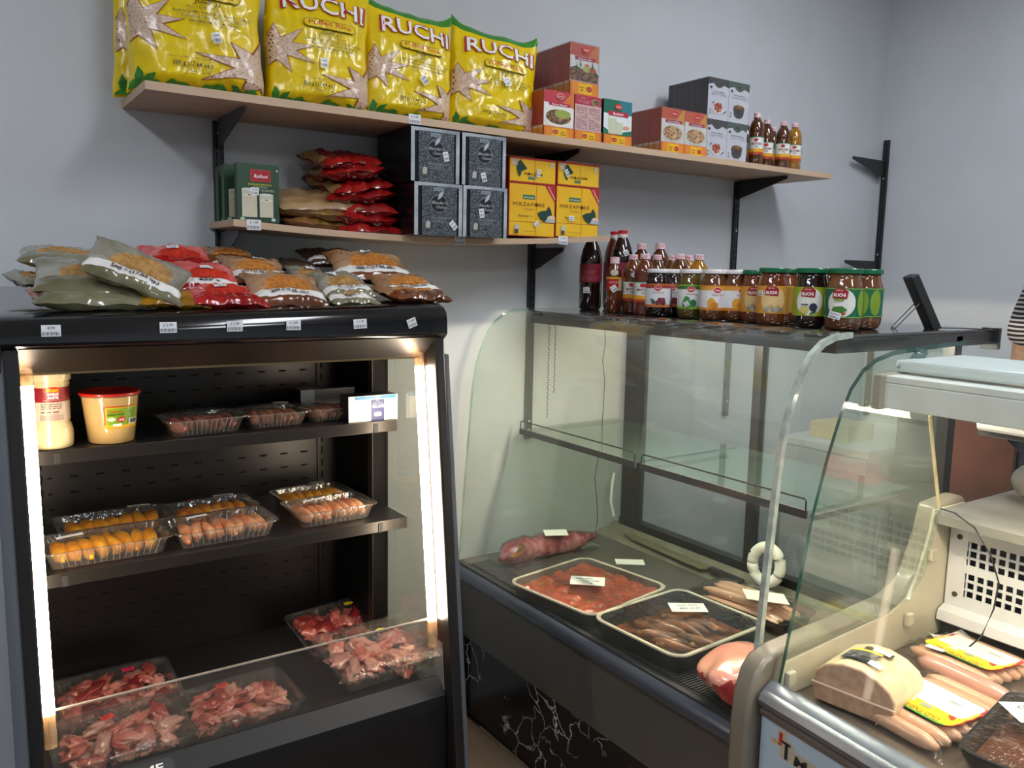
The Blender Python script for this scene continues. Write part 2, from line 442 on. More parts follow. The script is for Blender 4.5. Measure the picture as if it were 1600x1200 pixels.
# ================================================================== OPEN CHILLER
CX0, CX1 = .073, .932
M_GB = mat('gloss_black', (16, 17, 20), rough=.12, noise_amt=.15, nscale=3, coat=.5)
M_MB = mat('satin_black', (27, 26, 26), rough=.38, noise_amt=.12, nscale=4, bump=.03, bscale=300)
M_PANEL = mat('chiller_panel', (21, 20, 19), rough=.33, noise_amt=.15, nscale=3)
M_SIDE = mat('chiller_side', (108, 114, 124), rough=.4, noise_amt=.05)
ch = thing('open_chiller', 'black open-fronted chiller cabinet with lit sides and two shelves of packed food', 'chiller', (0, 0, 0))
def yf(z): return -.545-(1.30-z)*.118      # the leaning front line
# side panels: left solid, right glass in a black frame
MB().prism([(-.012, 0), (yf(.0)+.04, 0), (yf(1.27)+.03, 1.25), (-.012, 1.25)], 'x', CX0, CX0+.022).build('side_panel', M_SIDE, ch)
MB().prism([(-.012, 0), (yf(0)+.04, 0), (yf(.42)+.04, .42), (-.012, .42)], 'x', CX1-.028, CX1-.004).build('side_panel', M_MB, ch)
M_GEDGE = mat('glass_edge', (18, 66, 56), rough=.15, noise_amt=.2, coat=.5)
M_GL = clear('side_glass', (238, 238, 230), refl=1.2, haze=.04, hazecol=(196, 190, 170))
MB().prism([(-.27, .43), (yf(.43)+.05, .43), (yf(1.2)+.04, 1.21), (-.27, 1.23)], 'x', CX1-.018, CX1-.013).build('side_glass', M_GL, ch)
for s in (0, 1):
    x0 = CX0 if s == 0 else CX1-.024
    # front posts
    MB().prism([(yf(0)+.03, 0), (yf(0)-.012, 0), (yf(1.275)-.012, 1.275), (yf(1.275)+.03, 1.275)], 'x', x0, x0+.024).build('front_post', M_MB, ch, bevel=.004)
# right outer trim lighter
MB().prism([(yf(0)+.028, 0), (yf(0)-.010, 0), (yf(1.22)-.010, 1.22), (yf(1.22)+.028, 1.22)], 'x', CX1, CX1+.012).build('trim_strip', M_GRYM, ch, bevel=.002)
# rear frame inside
MB().box(CX1-.05, CX1-.006, -.285, -.012, .42, 1.24).build('rear_frame', mat('frame_black', (12, 12, 12), rough=.5, spec=.2), ch, bevel=.003)
MB().box(CX1-.053, CX1-.05, -.288, -.262, .42, 1.24).build('frame_lip', mat('lip_brown', (40, 35, 30), rough=.35), ch)
bp = MB().box(CX0+.022, CX1-.05, -.05, -.012, .42, 1.25).build('back_panel', M_PANEL, ch)
b = MB()
for iz in range(19):
    z = .50+iz*.0375
    for ix in range(12):
        x = .17+ix*.056
        b.box(x-.0095, x+.0095, -.0512, -.0495, z-.0022, z+.0022)
o = b.build('vent_slots', mat('slot_black', (2, 2, 2), rough=.9), bp); o['kind'] = 'stuff'
for x in (.158, .835):
    MB().box(x-.012, x+.012, -.056, -.05, .44, 1.24).build('slotted_rail', M_PANEL, ch)
    b = MB(); z = .46
    while z < 1.2: b.box(x-.0025, x+.0025, -.0572, -.0555, z, z+.02); z += .034
    o = b.build('rail_slots', MATS['slot_black'], ch); o['kind'] = 'stuff'
# canopy
prof = [(-.012, 1.355), (-.44, 1.340), (-.53, 1.334), (-.552, 1.328), (-.566, 1.316), (-.570, 1.300), (-.572, 1.268), (-.566, 1.262), (-.500, 1.212), (-.488, 1.214), (-.49, 1.225), (-.012, 1.26)]
cn = MB().prism(prof, 'x', CX0-.004, CX1+.004).build('canopy', M_GB, ch, smooth=True, bevel=.003)
for v in cn.data.vertices:
    if v.co.z > 1.29 and v.co.y < -.3: v.co.z -= .018*(CX1-v.co.x)/(CX1-CX0)
MB().prism([(-.5645, 1.2605), (-.501, 1.2115), (-.5015, 1.2105), (-.566, 1.2598)], 'x', CX0+.024, CX1-.024).build('light_valance', mat('valance', (34, 31, 29), rough=.36, metal=.2), ch)
MB().box(CX0+.03, CX1-.03, -.503, -.498, 1.2075, 1.212).build('canopy_lip', mat('brass_line', (150, 130, 95), rough=.3, metal=.8), ch)
for u, a, tx in ((79, 0, '4.99'), (262, 0, '£ 2.49'), (366, 0, '£ 1.99'), (458, 0, '£ 2.49'), (562, .05, '£ 1.99'), (643, .35, '£ 0.89')):
    q = at(u, 497 if u > 100 else 505, 'y', -.571); price_tag(ch, front(-.5725), q.x, 1.294 if u > 100 else 1.292, .030 if u != 643 else .022, .020, a, tx)
# shelves
def chiller_shelf(y0, z, x1):
    MB().box(CX0+.026, x1, y0, -.056, z-.004, z).build('shelf', M_MB, ch)
    MB().box(CX0+.026, x1, y0-.002, y0, z-.026, z+.001).build('shelf_front', mat('shelf_front', (52, 49, 46), rough=.3, metal=.6), ch, bevel=.0008)
    for x in (.165, .84):
        MB().prism([(-.056, z-.004), (y0+.05, z-.004), (y0+.05, z-.015), (-.06, z-.06)], 'x', x-.002, x+.002).build('shelf_bracket', M_MB, ch)
        MB().box(x-.009, x+.002, y0-.004, y0-.0015, z-.026, z-.004).build('clip', mat('clip', (14, 13, 12), rough=.5), ch)
S1Z, S2Z = 1.046, .806
chiller_shelf(-.400, S1Z, .893); chiller_shelf(-.425, S2Z, .908)
# well floor + bumper + front
MB().box(CX0+.022, CX1-.03, -.575, -.05, .40, .428).build('well_floor', M_MB, ch, bevel=.002)
MB().prism([(-.575, .428), (-.575, .455), (-.590, .462), (-.628, .432), (-.634, .405), (-.634, .06), (-.56, .06), (-.56, .40)], 'x', CX0+.024, CX1-.026).build('front_panel', mat('front_black', (17, 17, 18), rough=.45, noise_amt=.1, spec=.3), ch, smooth=True)
MB().prism([(-.5745, .456), (-.590, .4632), (-.628, .4332), (-.629, .4345), (-.591, .466), (-.574, .459)], 'x', CX0+.024, CX1-.026).build('bumper', mat('bumper', (24, 24, 25), rough=.5, spec=.3), ch)
MB().prism([(-.578, .46), (-.583, .46), (-.566, .598), (-.561, .598)], 'x', CX0+.026, CX1-.028).build('front_glass', clear('front_glass', (242, 243, 242), refl=1.2, haze=.035, hazecol=(170, 160, 150)), ch)
MB().box(CX0+.026, CX1-.028, -.568, -.562, .5975, .600).build('glass_rim', mat('rim_clear', (150, 140, 130), rough=.2, coat=.4), ch)
MB().box(CX0+.03, CX1-.03, -.54, -.06, .0, .06).build('plinth', M_MB, ch)
# badge
q = P  # noqa
pr = Print(lambda u, v, h: (u, -.609+v*.785-h*.62, .4500+v*.62+h*.785)); pr.lay = 4
pr.poly([(x+.272, z+.002) for x, z in rrect(.085, .032, .012)], '0a0a0a'); pr.poly([(x+.272, z+.002) for x, z in rrect(.080, .028, .010)], '161616')
pr.text('ME', .276, -.006, .022, 'd8d8d8', bold=.02, sx=1.4); pr.build('badge', ch)
# lit tubes
M_TUBE = mat('tube_light', (255, 232, 204), emit=29., noise_amt=0)
M_TUBEC = clear('tube_cap', (225, 215, 200), refl=2.0, haze=.25, hazecol=(220, 200, 170))
for x in (CX0+.037, CX1-.036):
    a = Vector((x, yf(1.19)+.048, 1.19)); c = Vector((x, yf(.60)+.048, .60)); d = (c-a).normalized()
    MB().tube([a, c], .0105, 12).build('light_tube', M_TUBE, ch)
    MB().tube([a-d*.06, a], .0115, 12).build('tube_cap', M_TUBEC, ch)
    MB().tube([c, c+d*.06], .0115, 12).build('tube_cap', M_TUBEC, ch)

# ================================================================== GLASS COUNTER 1 (against the wall)
GX, GZ = 1.276, .510; YA, YB = -.035, -1.195
M_DARKP = mat('counter_panel', (84, 82, 78), rough=.42, noise_amt=.05, nscale=3)
M_RAIL = mat('counter_rail', (96, 103, 114), rough=.28, metal=.5)
M_STEEL = mat('deck_steel', (112, 108, 100), rough=.38, metal=.5, noise_amt=.08, nscale=5)
M_DGREY = mat('dark_grey', (62, 62, 62), rough=.4, noise_amt=.1)
M_PANE = clear('counter_glass', (251, 253, 252), refl=.8, haze=.02, hazecol=(215, 218, 205))
M_PANE2 = clear('end_glass', (249, 251, 249), refl=1.0, haze=.04, hazecol=(226, 224, 208))
c1 = thing('display_counter', 'refrigerated glass counter with curved front beside the wall, black marble base', 'display counter', (0, 0, 0))
# marble plinth, procedural veins
mm = bpy.data.materials.new('black_marble'); mm.use_nodes = True; nt = mm.node_tree; N = nt.nodes; L = nt.links
bs = N['Principled BSDF']; bs.inputs['Roughness'].default_value = .22
tc = N.new('ShaderNodeTexCoord'); nz = N.new('ShaderNodeTexNoise'); nz.inputs['Scale'].default_value = 7; nz.inputs['Detail'].default_value = 6
L.new(tc.outputs['Object'], nz.inputs['Vector'])
mxv = N.new('ShaderNodeVectorMath'); mxv.operation = 'MULTIPLY_ADD'; mxv.inputs[1].default_value = (.22, .22, .22); L.new(nz.outputs['Color'], mxv.inputs[0]); L.new(tc.outputs['Object'], mxv.inputs[2])
vo = N.new('ShaderNodeTexVoronoi'); vo.feature = 'DISTANCE_TO_EDGE'; vo.inputs['Scale'].default_value = 11; L.new(mxv.outputs[0], vo.inputs['Vector'])
r1 = N.new('ShaderNodeValToRGB'); r1.color_ramp.elements[0].position = .0; r1.color_ramp.elements[0].color = (1, 1, 1, 1); r1.color_ramp.elements[1].position = .030; r1.color_ramp.elements[1].color = (0, 0, 0, 1); L.new(vo.outputs['Distance'], r1.inputs[0])
n2 = N.new('ShaderNodeTexNoise'); n2.inputs['Scale'].default_value = 6; n2.inputs['Detail'].default_value = 3; L.new(tc.outputs['Object'], n2.inputs['Vector'])
r2_ = N.new('ShaderNodeValToRGB'); r2_.color_ramp.elements[0].position = .47; r2_.color_ramp.elements[0].color = (0, 0, 0, 1); r2_.color_ramp.elements[1].position = .60; r2_.color_ramp.elements[1].color = (1, 1, 1, 1); L.new(n2.outputs['Fac'], r2_.inputs[0])
mu = N.new('ShaderNodeMath'); mu.operation = 'MULTIPLY'; L.new(r1.outputs[0], mu.inputs[0]); L.new(r2_.outputs[0], mu.inputs[1])
mx = N.new('ShaderNodeMix'); mx.data_type = 'RGBA'; mx.inputs[6].default_value = (.006, .006, .007, 1); mx.inputs[7].default_value = (.85, .86, .85, 1); L.new(mu.outputs[0], mx.inputs[0]); L.new(mx.outputs[2], bs.inputs['Base Color'])
MB().box(1.308, 1.33, YB, YA-.01, .0, .2626).build('marble_panel', mm, c1)
MB().box(1.33, 1.95, YB, YA-.02, .0, .26).build('base_box', M_DGREY, c1)
MB().box(1.283, 1.93, YA-.012, YA, .0, .262).build('end_plate', M_GRYM, c1)
MB().prism([(1.300, .2626), (1.33, .2626), (1.33, .50), (1.285, .50), (1.288, .44)], 'y', YB, YA).build('front_panel', M_DARKP, c1, smooth=True)
MB().prism([(1.29, .505), (1.272, .507), (1.262, .500), (1.257, .484), (1.262, .468), (1.274, .459), (1.29, .458)], 'y', YB, YA).build('bumper_rail', M_RAIL, c1, smooth=True)
MB().box(1.275, 1.29, YB, YA, .505, .5125).build('glass_channel', M_DGREY, c1)
# deck tray
MB().box(1.29, 1.955, YB, YA, .492, .508).build('deck', M_STEEL, c1)
b = MB(); y = YA-.06
gr = MB().box(1.297, 1.372, YB+.02, YA-.05, .508, .5095).build('vent_strip', M_MB, c1)
while y > YB+.05: b.box(1.303, 1.366, y-.004, y, .5095, .5125); y -= .0085
o = b.build('vent_slats', M_DGREY, gr); o['kind'] = 'stuff'
MB().prism([(1.845, .508), (1.955, .508), (1.955, .535), (1.925, .535), (1.915, .522), (1.87, .518), (1.855, .512)], 'y', YB, YA).build('rear_ledge', mat('rear_ledge', (132, 128, 112), rough=.35, metal=.3, noise_amt=.12), c1, smooth=True)
# curved glass profile x,z
GP = [(1.281, .512), (1.301, .80), (1.323, 1.067), (1.335, 1.13), (1.352, 1.18), (1.374, 1.226), (1.403, 1.262), (1.436, 1.285), (1.475, 1.2965), (1.53, 1.3005)]
def sheet(prof, th):
    pr = list(prof); back = []
    for i, (x, z) in enumerate(pr):
        a = pr[max(0, i-1)]; c = pr[min(len(pr)-1, i+1)]; d = Vector((c[0]-a[0], c[1]-a[1])).normalized()
        back.append((x+d.y*th, z-d.x*th))
    return pr+back[::-1]
YM = -.60
GPf = []                                        # smoother
for i in range(len(GP)-1):
    GPf += [(GP[i][0]*(1-k/3)+GP[i+1][0]*k/3, GP[i][1]*(1-k/3)+GP[i+1][1]*k/3) for k in range(3)]
GPf.append(GP[-1])
for ya, yb in ((YB, YA-.012),):
    MB().prism(sheet(GPf, .007), 'y', ya, yb, mi=0, capmi=1).build('curved_glass', [M_PANE, mat('glass_edge_clear', (150, 172, 160), rough=.1, coat=.8, noise_amt=.2)], c1, smooth=True)
MB().prism(sheet([(x-.002, z) for x, z in GPf], .012), 'y', YB-.002, YB+.010).build('edge_trim', mat('edge_trim', (176, 186, 176), rough=.15, noise_amt=.25, nscale=30, coat=.8), c1, smooth=True)
MB().prism([(1.287, .512)]+[(x+.004, z-.004) for x, z in GPf[1:]]+[(1.93, 1.296), (1.93, .53)], 'y', YA-.010, YA-.005).build('end_glass', M_PANE2, c1)
# top: glass on a dark board
TZ = 1.295
prof = [(x, y) for x, y in [(1.475, YB+.0), (2.105, YB), (2.105, YA-.02), (1.56, YA-.02), (1.515, YA-.035), (1.485, YA-.075), (1.475, YA-.12)]]
MB().box(1.476, 1.490, YB, YA-.10, 1.258, 1.284).box(1.49, 2.10, YB, YB+.014, 1.258, 1.284).build('top_skirt', mat('top_board', (52, 54, 54), rough=.25, noise_amt=.15, nscale=4, coat=.3), c1)
MB().prism(prof, 'z', 1.283, TZ-.0065).build('top_board', mat('top_board', (52, 54, 54), rough=.25, noise_amt=.15, nscale=4, coat=.3), c1, bevel=.002)
MB().prism(prof, 'z', TZ-.0062, TZ).build('top_glass', mat('top_glass', (58, 61, 60), rough=.05, noise_amt=.1, coat=1.), c1, bevel=.0015)
MB().box(2.105, 2.118, YB-.012, YB+.03, 1.245, 1.297).build('corner_clip', M_BLK, c1, bevel=.001)
# rear posts + sliding doors
for y0, y1 in ((YA-.03, YA-.115), (-.615, -.645), (YB+.03, YB)):
    MB().box(1.935, 1.965, y1, y0, .53, 1.283).build('rear_post', mat('rear_post', (30, 30, 31), rough=.35, noise_amt=.1), c1, bevel=.002)
MB().box(1.93, 1.97, YB, YA-.03, .53, .56).build('door_track', MATS['rear_post'], c1, bevel=.002)
M_DOOR = clear('door_glass', (240, 244, 244), refl=1.2, haze=.07, hazecol=(150, 160, 160))
MB().box(1.945, 1.949, -.62, YA-.11, .56, 1.26).build('sliding_door', M_DOOR, c1)
MB().box(1.955, 1.959, YB+.02, -.60, .56, 1.26).build('sliding_door', M_DOOR, c1)
# inner glass shelf on two arms with wire rails
SZ = .905
for y0, y1 in ((-.045, YM+.01), (YM-.01, -1.13)):
    gs = MB().box(1.512, 1.915, y1, y0, SZ, SZ+.006).build('glass_shelf', clear('shelf_glass', (232, 242, 238), refl=1.2, haze=.05, hazecol=(150, 180, 165)), c1)
    MB().box(1.506, 1.512, y1, y0, SZ-.012, SZ+.006).build('shelf_edge', M_DGREY, gs)
    pts = [(1.509, y0-.003, SZ+.004), (1.509, y0-.003, SZ+.026), (1.509, y0-.008, SZ+.031), (1.509, y1+.008, SZ+.031), (1.509, y1+.003, SZ+.026), (1.509, y1+.003, SZ+.004)]
    MB().tube(pts, .0022, 6).build('wire_rail', M_BLK, gs)
for y in (-.040, YM-.02, -1.14):
    MB().box(1.515, 1.935 if y > -.1 else 1.84, y-.006, y+.006, SZ-.014, SZ-.001).build('shelf_arm', mat('arm_grey', (70, 74, 76), rough=.3, metal=.4), c1, bevel=.002)
# lamp under the top
MB().box(1.57, 1.64, -1.12, -.30, 1.277, 1.283).build('lamp_housing', M_LAMPW, c1)
MB().tube([(1.605, -1.1, 1.267), (1.605, -.32, 1.267)], .009, 10).build('lamp_tube', mat('counter_tube', (255, 240, 214), emit=150., noise_amt=0), c1)
# chains and wires at the far end
b = MB()
for x, z0, z1 in ((1.575, .95, 1.255), (1.60, 1.03, 1.255)):
    z = z1; k = 0
    while z > z0: b.blob((x+(.0012 if k % 2 else -.0012), -.10, z), .0022, .0022, .0032, sub=1, amp=0); z -= .008; k += 1
o = b.build('bead_chain', mat('chain', (70, 66, 60), rough=.4, metal=.6), c1)
o['kind'] = 'stuff'
pts = [(1.83, -.07, 1.25), (1.835, -.07, 1.18), (1.826, -.07, 1.12), (1.838, -.07, 1.05), (1.836, -.07, .95), (1.830, -.07, .84), (1.80, -.08, .72), (1.815, -.08, .62), (1.81, -.09, .56), (1.79, -.10, .53)]
MB().tube(pts, .0012, 6).build('thin_wire', M_BLK, c1)
MB().tube([(1.905, -.06, .72), (1.895, -.062, .68), (1.89, -.064, .62), (1.905, -.066, .565)], .0045, 8).build('white_cable', mat('white_cable', (228, 225, 215), rough=.4), c1)
MB().tube([(1.66, -.12, 1.262), (1.68, -.14, 1.25), (1.74, -.16, 1.245), (1.80, -.15, 1.252), (1.84, -.12, 1.262)], .0022, 6).build('beige_wire', mat('beige_wire', (214, 190, 150), rough=.4), c1)

# ================================================================== GLASS COUNTER 2 (nearer, on the right)
C2 = Matrix.Translation((1.266, -1.25, 0)) @ Matrix.Identity(4)
LEN = 1.35
c2 = thing('display_counter', 'nearer glass counter at right with pale blue front, holding loaf and sausages', 'display counter', (1.266, -1.25, 0))
def L2(x, y, z): return (x-1.266, y+1.25, z)
def lp(pr): return [(x-1.266, z) for x, z in pr]
M_TAUPE = mat('taupe_plastic', (128, 120, 106), rough=.35, noise_amt=.05, coat=.2)
M_BEIGE = mat('beige_plastic', (188, 181, 160), rough=.4, noise_amt=.06)
M_BLUEW = mat('pale_blue_front', (186, 205, 222), rough=.35, noise_amt=.02)
M_ALU = mat('aluminium', (122, 128, 138), rough=.3, metal=.6)
# end cheek between the counters
CH = [(1.216, .0), (1.206, .30), (1.206, .56), (1.212, .62), (1.228, .662), (1.250, .684), (1.29, .694), (1.50, .703), (1.67, .714), (1.73, .733), (1.765, .77), (1.80, .84), (1.818, .905), (1.93, .915), (1.95, .90), (1.95, .0)]
MB().prism(lp(CH), 'y', .004, .050).build('end_cheek', M_TAUPE, c2, smooth=True, bevel=.008)
MB().prism(lp([(1.27, .60), (1.30, .668), (1.66, .69), (1.72, .712), (1.755, .76), (1.79, .85), (1.80, .90), (1.93, .90), (1.93, .60)]), 'y', -.002, .0042).build('cheek_liner', M_BEIGE, c2, smooth=True)
for x, z in ((1.315, .637), (1.72, .665), (1.795, .80)):
    MB().prism(lp([(x-.012, z-.014), (x+.012, z-.014), (x+.012, z+.014), (x-.012, z+.014)]), 'y', -.014, -.002).build('shelf_clip', M_BEIGE, c2, bevel=.003)
MB().prism(lp([(1.240, .633), (1.262, .644), (1.270, .644), (1.30, .60), (1.243, .60)]), 'y', -LEN, -.002).build('front_channel', mat('channel_grey', (104, 112, 124), rough=.3, metal=.4), c2, smooth=True)
MB().prism(lp([(1.262, .634), (1.240, .634), (1.230, .629), (1.226, .618), (1.230, .606), (1.240, .600), (1.262, .600)]), 'y', -LEN, -.004).build('bumper_rail', M_ALU, c2, smooth=True)
MB().prism(lp([(1.262, .600), (1.238, .600), (1.232, .594), (1.234, .586), (1.262, .586)]), 'y', -LEN, -.004).build('bumper_lower', mat('bumper_dark', (122, 114, 108), rough=.3, metal=.5), c2, smooth=True)
MB().box(1.240-1.266, .0, -LEN, -.004, .33, .586).build('front_panel', M_BLUEW, c2)
MB().box(1.233-1.266, .0, -LEN, -.004, .31, .33).build('panel_trim', M_ALU, c2)
MB().box(1.245-1.266, .02, -LEN, -.004, .0, .31).build('base_panel', M_DGREY, c2)
MB().box(.02, 1.95-1.266, -LEN, -.004, .0, .585).build('cabinet_body', M_DGREY, c2)
MB().box(.005, 1.95-1.266, -LEN, .0, .585, .598).build('deck', mat('deck2', (128, 116, 104), rough=.28, metal=.55, noise_amt=.08), c2)
# logo on the front panel
pr = Print(lambda u, v, h: (1.240-1.266-h, -u, v)); lx, lz = .056, .560
pr.poly([(lx-.026, lz-.008), (lx-.010, lz-.006), (lx-.010, lz+.016), (lx+.010, lz+.016), (lx+.010, lz+.004), (lx+.028, lz+.001), (lx+.028, lz-.010), (lx+.20, lz-.010), (lx+.20, lz-.036), (lx-.004, lz-.036), (lx-.004, lz-.016), (lx-.026, lz-.018)], 'c9bda6')
pr.rect(lx-.007, lz-.008, lx+.001, lz+.012, 'c8322a'); pr.rect(lx-.020, lz-.013, lx-.008, lz-.009, 'd8a92c'); pr.rect(lx-.008, lz-.013, lx+.0, lz-.009, 'c8322a')
pr.rect(lx+.000, lz-.006, lx+.021, lz-.001, '2a2e3a'); pr.rect(lx+.008, lz-.034, lx+.015, lz-.004, '2a2e3a')
pr.text('MARKET', lx+.105, lz-.033, .026, '2e3036', bold=.03, slant=.15, fit=.15)
pr.build('maker_badge', c2)
# glass: far end pane and curved front
GP2 = [(1.271, .640), (1.305, .80), (1.339, .964), (1.372, 1.07), (1.404, 1.15), (1.432, 1.200), (1.468, 1.235), (1.511, 1.255), (1.57, 1.267), (1.667, 1.273), (1.85, 1.280)]
G2f = []
for i in range(len(GP2)-1): G2f += [(GP2[i][0]*(1-k/3)+GP2[i+1][0]*k/3, GP2[i][1]*(1-k/3)+GP2[i+1][1]*k/3) for k in range(3)]
G2f.append(GP2[-1])
MB().prism(lp(sheet(G2f, .010)), 'y', -LEN, -.012, mi=0, capmi=1).build('curved_glass', [clear('clear_front', (252, 254, 253), refl=.10, haze=.006), M_GEDGE], c2, smooth=True)
MB().prism(lp([(1.285, .66)]+[(x+.009, z-.004) for x, z in G2f[2:-1]]+[(1.78, 1.262), (1.735, 1.12), (1.81, .905), (1.765, .76), (1.71, .715), (1.60, .700), (1.30, .69)]), 'y', -.011, -.005).build('end_glass', clear('end_glass2', (246, 250, 248), refl=.9, haze=.06, hazecol=(200, 206, 196)), c2)
MB().tube([L2(1.735, -1.257, 1.12), L2(1.805, -1.257, .908)], .0035, 8).build('glass_rim', mat('rim_gold', (206, 186, 140), rough=.3, noise_amt=.2), c2)
# clear bracket under the glass top
MB().tube([L2(1.66, -1.268, 1.262), L2(1.65, -1.27, 1.25), L2(1.61, -1.275, 1.238), L2(1.56, -1.28, 1.236)], .008, 8, radii=[.015, .013, .008, .003]).build('clear_hook', clear('hook_clear', (170, 195, 190), refl=2, haze=.2, hazecol=(150, 175, 170)), c2)
# lamp
lh = MB().box(.25, .335, -LEN+.02, -.025, 1.208, 1.222).box(.25, .256, -LEN+.02, -.025, 1.158, 1.208).box(.329, .335, -LEN+.02, -.025, 1.158, 1.208).build('lamp_housing', mat('lamp_cream', (226, 226, 218), rough=.35), c2, bevel=.002)
MB().box(.235, .340, -.034, -.014, 1.155, 1.224).build('lamp_end', mat('lamp_end', (168, 156, 140), rough=.4), c2, bevel=.003)
MB().box(.30, .55, -LEN+.02, -.02, 1.226, 1.250).build('top_reflector', mat('reflector', (205, 210, 208), rough=.4), c2, bevel=.006)
MB().tube([(.288, -.06, 1.190), (.288, -LEN+.05, 1.190)], .011, 10).build('lamp_tube', mat('counter_tube2', (255, 240, 216), emit=48., noise_amt=0), c2)
lr = MB().tube([(.66, -.02, 1.090), (.66, -.08, 1.090), (.66, -.16, 1.090)], .016, 12).build('rear_lamp_cap', M_LAMPW, c2)
MB().tube([(.66, -.16, 1.090), (.66, -.6, 1.090)], .016, 12).build('rear_lamp', mat('rear_tube', (255, 244, 230), emit=9., noise_amt=0), c2)
MB().box(.675, .70, -.7, -.01, 1.06, 1.12).build('rear_lamp_holder', M_DGREY, c2)
# rear ledge and perforated grille
MB().prism(lp([(1.80, .872), (1.805, .890), (1.82, .898), (1.84, .900), (2.30, .900), (2.30, .872)]), 'y', -LEN, -.004).build('rear_ledge', mat('ledge', (132, 129, 122), rough=.3, metal=.35), c2, smooth=True)
MB().box(1.845-1.266, 1.95-1.266, -LEN, -.004, .86, .872).build('ledge_under', M_DGREY, c2)
GXp = 1.872-1.266
M_GR = mat('grille_white', (222, 222, 224), rough=.35)
g = MB()
y = -.052; cols = [] ; z0, z1 = .672, .860
g.box(GXp-.004, GXp, -.05, -.006, z0, z1)
pitch = .0205; hole = .0145
nx = 60; rows = [.822, .802, .782, .748, .728, .708]
b0 = -.05
ys = [b0-k*pitch for k in range(nx+1)]
def strip(za, zb): g.box(GXp-.004, GXp, b0-nx*pitch, b0, za, zb)
zz = z0
for zc in sorted(rows):
    strip(zz, zc-hole/2); zz = zc+hole/2
strip(zz, z1)
for zc in rows:
    for yy in ys: g.box(GXp-.004, GXp, yy-(pitch-hole)/2, yy+(pitch-hole)/2, zc-hole/2, zc+hole/2)
g.build('grille', M_GR, c2)
MB().box(GXp+.03, GXp+.034, -LEN, -.01, z0, z1).build('grille_backing', mat('grille_dark', (28, 36, 48), rough=.3), c2)
MB().prism([(GXp-.006, .672), (GXp-.03, .662), (GXp-.034, .640), (GXp-.02, .632), (GXp, .632), (GXp, .672)], 'y', -LEN, -.006).build('grille_foot', M_GR, c2, smooth=True)
MB().box(GXp-.01, GXp+.0, -LEN, -.006, .598, .632).build('grille_base', M_DGREY, c2)
for z in (.835, .700):
    MB().lathe([(.006, 0), (.006, .002), (.001, .004)], 10).build('screw', mat('rusty_screw', (70, 50, 40), rough=.6), c2, loc=(GXp-.004, -.028, z), rot=(0, -PI/2, 0))
pts = [L2(1.808, -1.26, .905), L2(1.79, -1.30, .908), L2(1.78, -1.35, .89), L2(1.785, -1.385, .84), L2(1.80, -1.40, .78), L2(1.80, -1.395, .72), L2(1.78, -1.385, .66), L2(1.76, -1.36, .62), L2(1.75, -1.335, .603)]
MB().tube(pts, .0018, 6).build('black_wire', M_BLK, c2)

for o in [o for o in bpy.data.objects if o.parent == c2 and o.type == 'MESH']:          # the counter front flares a little towards the viewer
    for v in o.data.vertices:
        v.co.x += .088*v.co.y*max(0, 1-max(0, v.co.x)/.55) if o.name.split('.')[0] not in ('screw', 'maker_badge') else 0
    if o.name.startswith('maker_badge'):
        for v in o.data.vertices: v.co.x += .088*v.co.y
# added dark strips that block tube light from reaching the counter glass
for x in (CX0+.0225, CX1-.0215):
    MB().prism([(yf(.55)+.078, .55), (yf(.55)+.01, .55), (yf(1.24)+.01, 1.24), (yf(1.24)+.078, 1.24)], 'x', x, x+.003).build('tube_shield', M_MB, ch)
# ================================================================== GOODS: UPPER SHELF
M_YB = mat('bag_yellow', (240, 208, 6), rough=.24, noise_amt=.04, nscale=6, bump=.5, bscale=34, coat=.3)
M_GRNB = mat('bag_green', (58, 140, 44), rough=.2, noise_amt=.15, nscale=20, coat=.6)
M_RICE = mat('bag_rice_window', (222, 196, 172), rough=.35, nscale=160, col2=(196, 164, 142), ramp=(.42, .62), coat=.4)
M_LEAF = mat('bag_leaf', (44, 128, 48), rough=.25, noise_amt=.25, nscale=60, coat=.5)
def star(cx, cy, rx, ry, n, seed, inner=.48, a0=0):
    R = random.Random(seed); pts = []
    for i in range(n*2):
        a = a0+PI*i/n; k = (1 if i % 2 == 0 else inner)*R.uniform(.85, 1.12)
        pts.append((cx+rx*k*math.cos(a), cy+ry*k*math.sin(a)))
    return pts
def clip(pts, x0, x1, y0=-9, y1=9):
    def cl(p, ins, inter):
        o = []
        for i in range(len(p)):
            a, b = p[i-1], p[i]
            if ins(b):
                if not ins(a): o.append(inter(a, b))
                o.append(b)
            elif ins(a): o.append(inter(a, b))
        return o
    ix = lambda X: (lambda a, b: (X, a[1]+(b[1]-a[1])*(X-a[0])/(b[0]-a[0])))
    iy = lambda Y: (lambda a, b: (a[0]+(b[0]-a[0])*(Y-a[1])/(b[1]-a[1]), Y))
    p = cl(pts, lambda q: q[0] >= x0, ix(x0)); p = cl(p, lambda q: q[0] <= x1, ix(x1)) if p else p
    p = cl(p, lambda q: q[1] >= y0, iy(y0)) if p else p; p = cl(p, lambda q: q[1] <= y1, iy(y1)) if p else p
    return p
AR1 = '\ufead\ufe8e\ufeb8\ufed3 \ufeaf\ufead'      # visual order
AR2 = '\ufef2\ufed3\ufe8e\ufebc\ufedf\ufe8d \ufee5\ufeaf\ufeee\ufedf\ufe8d'
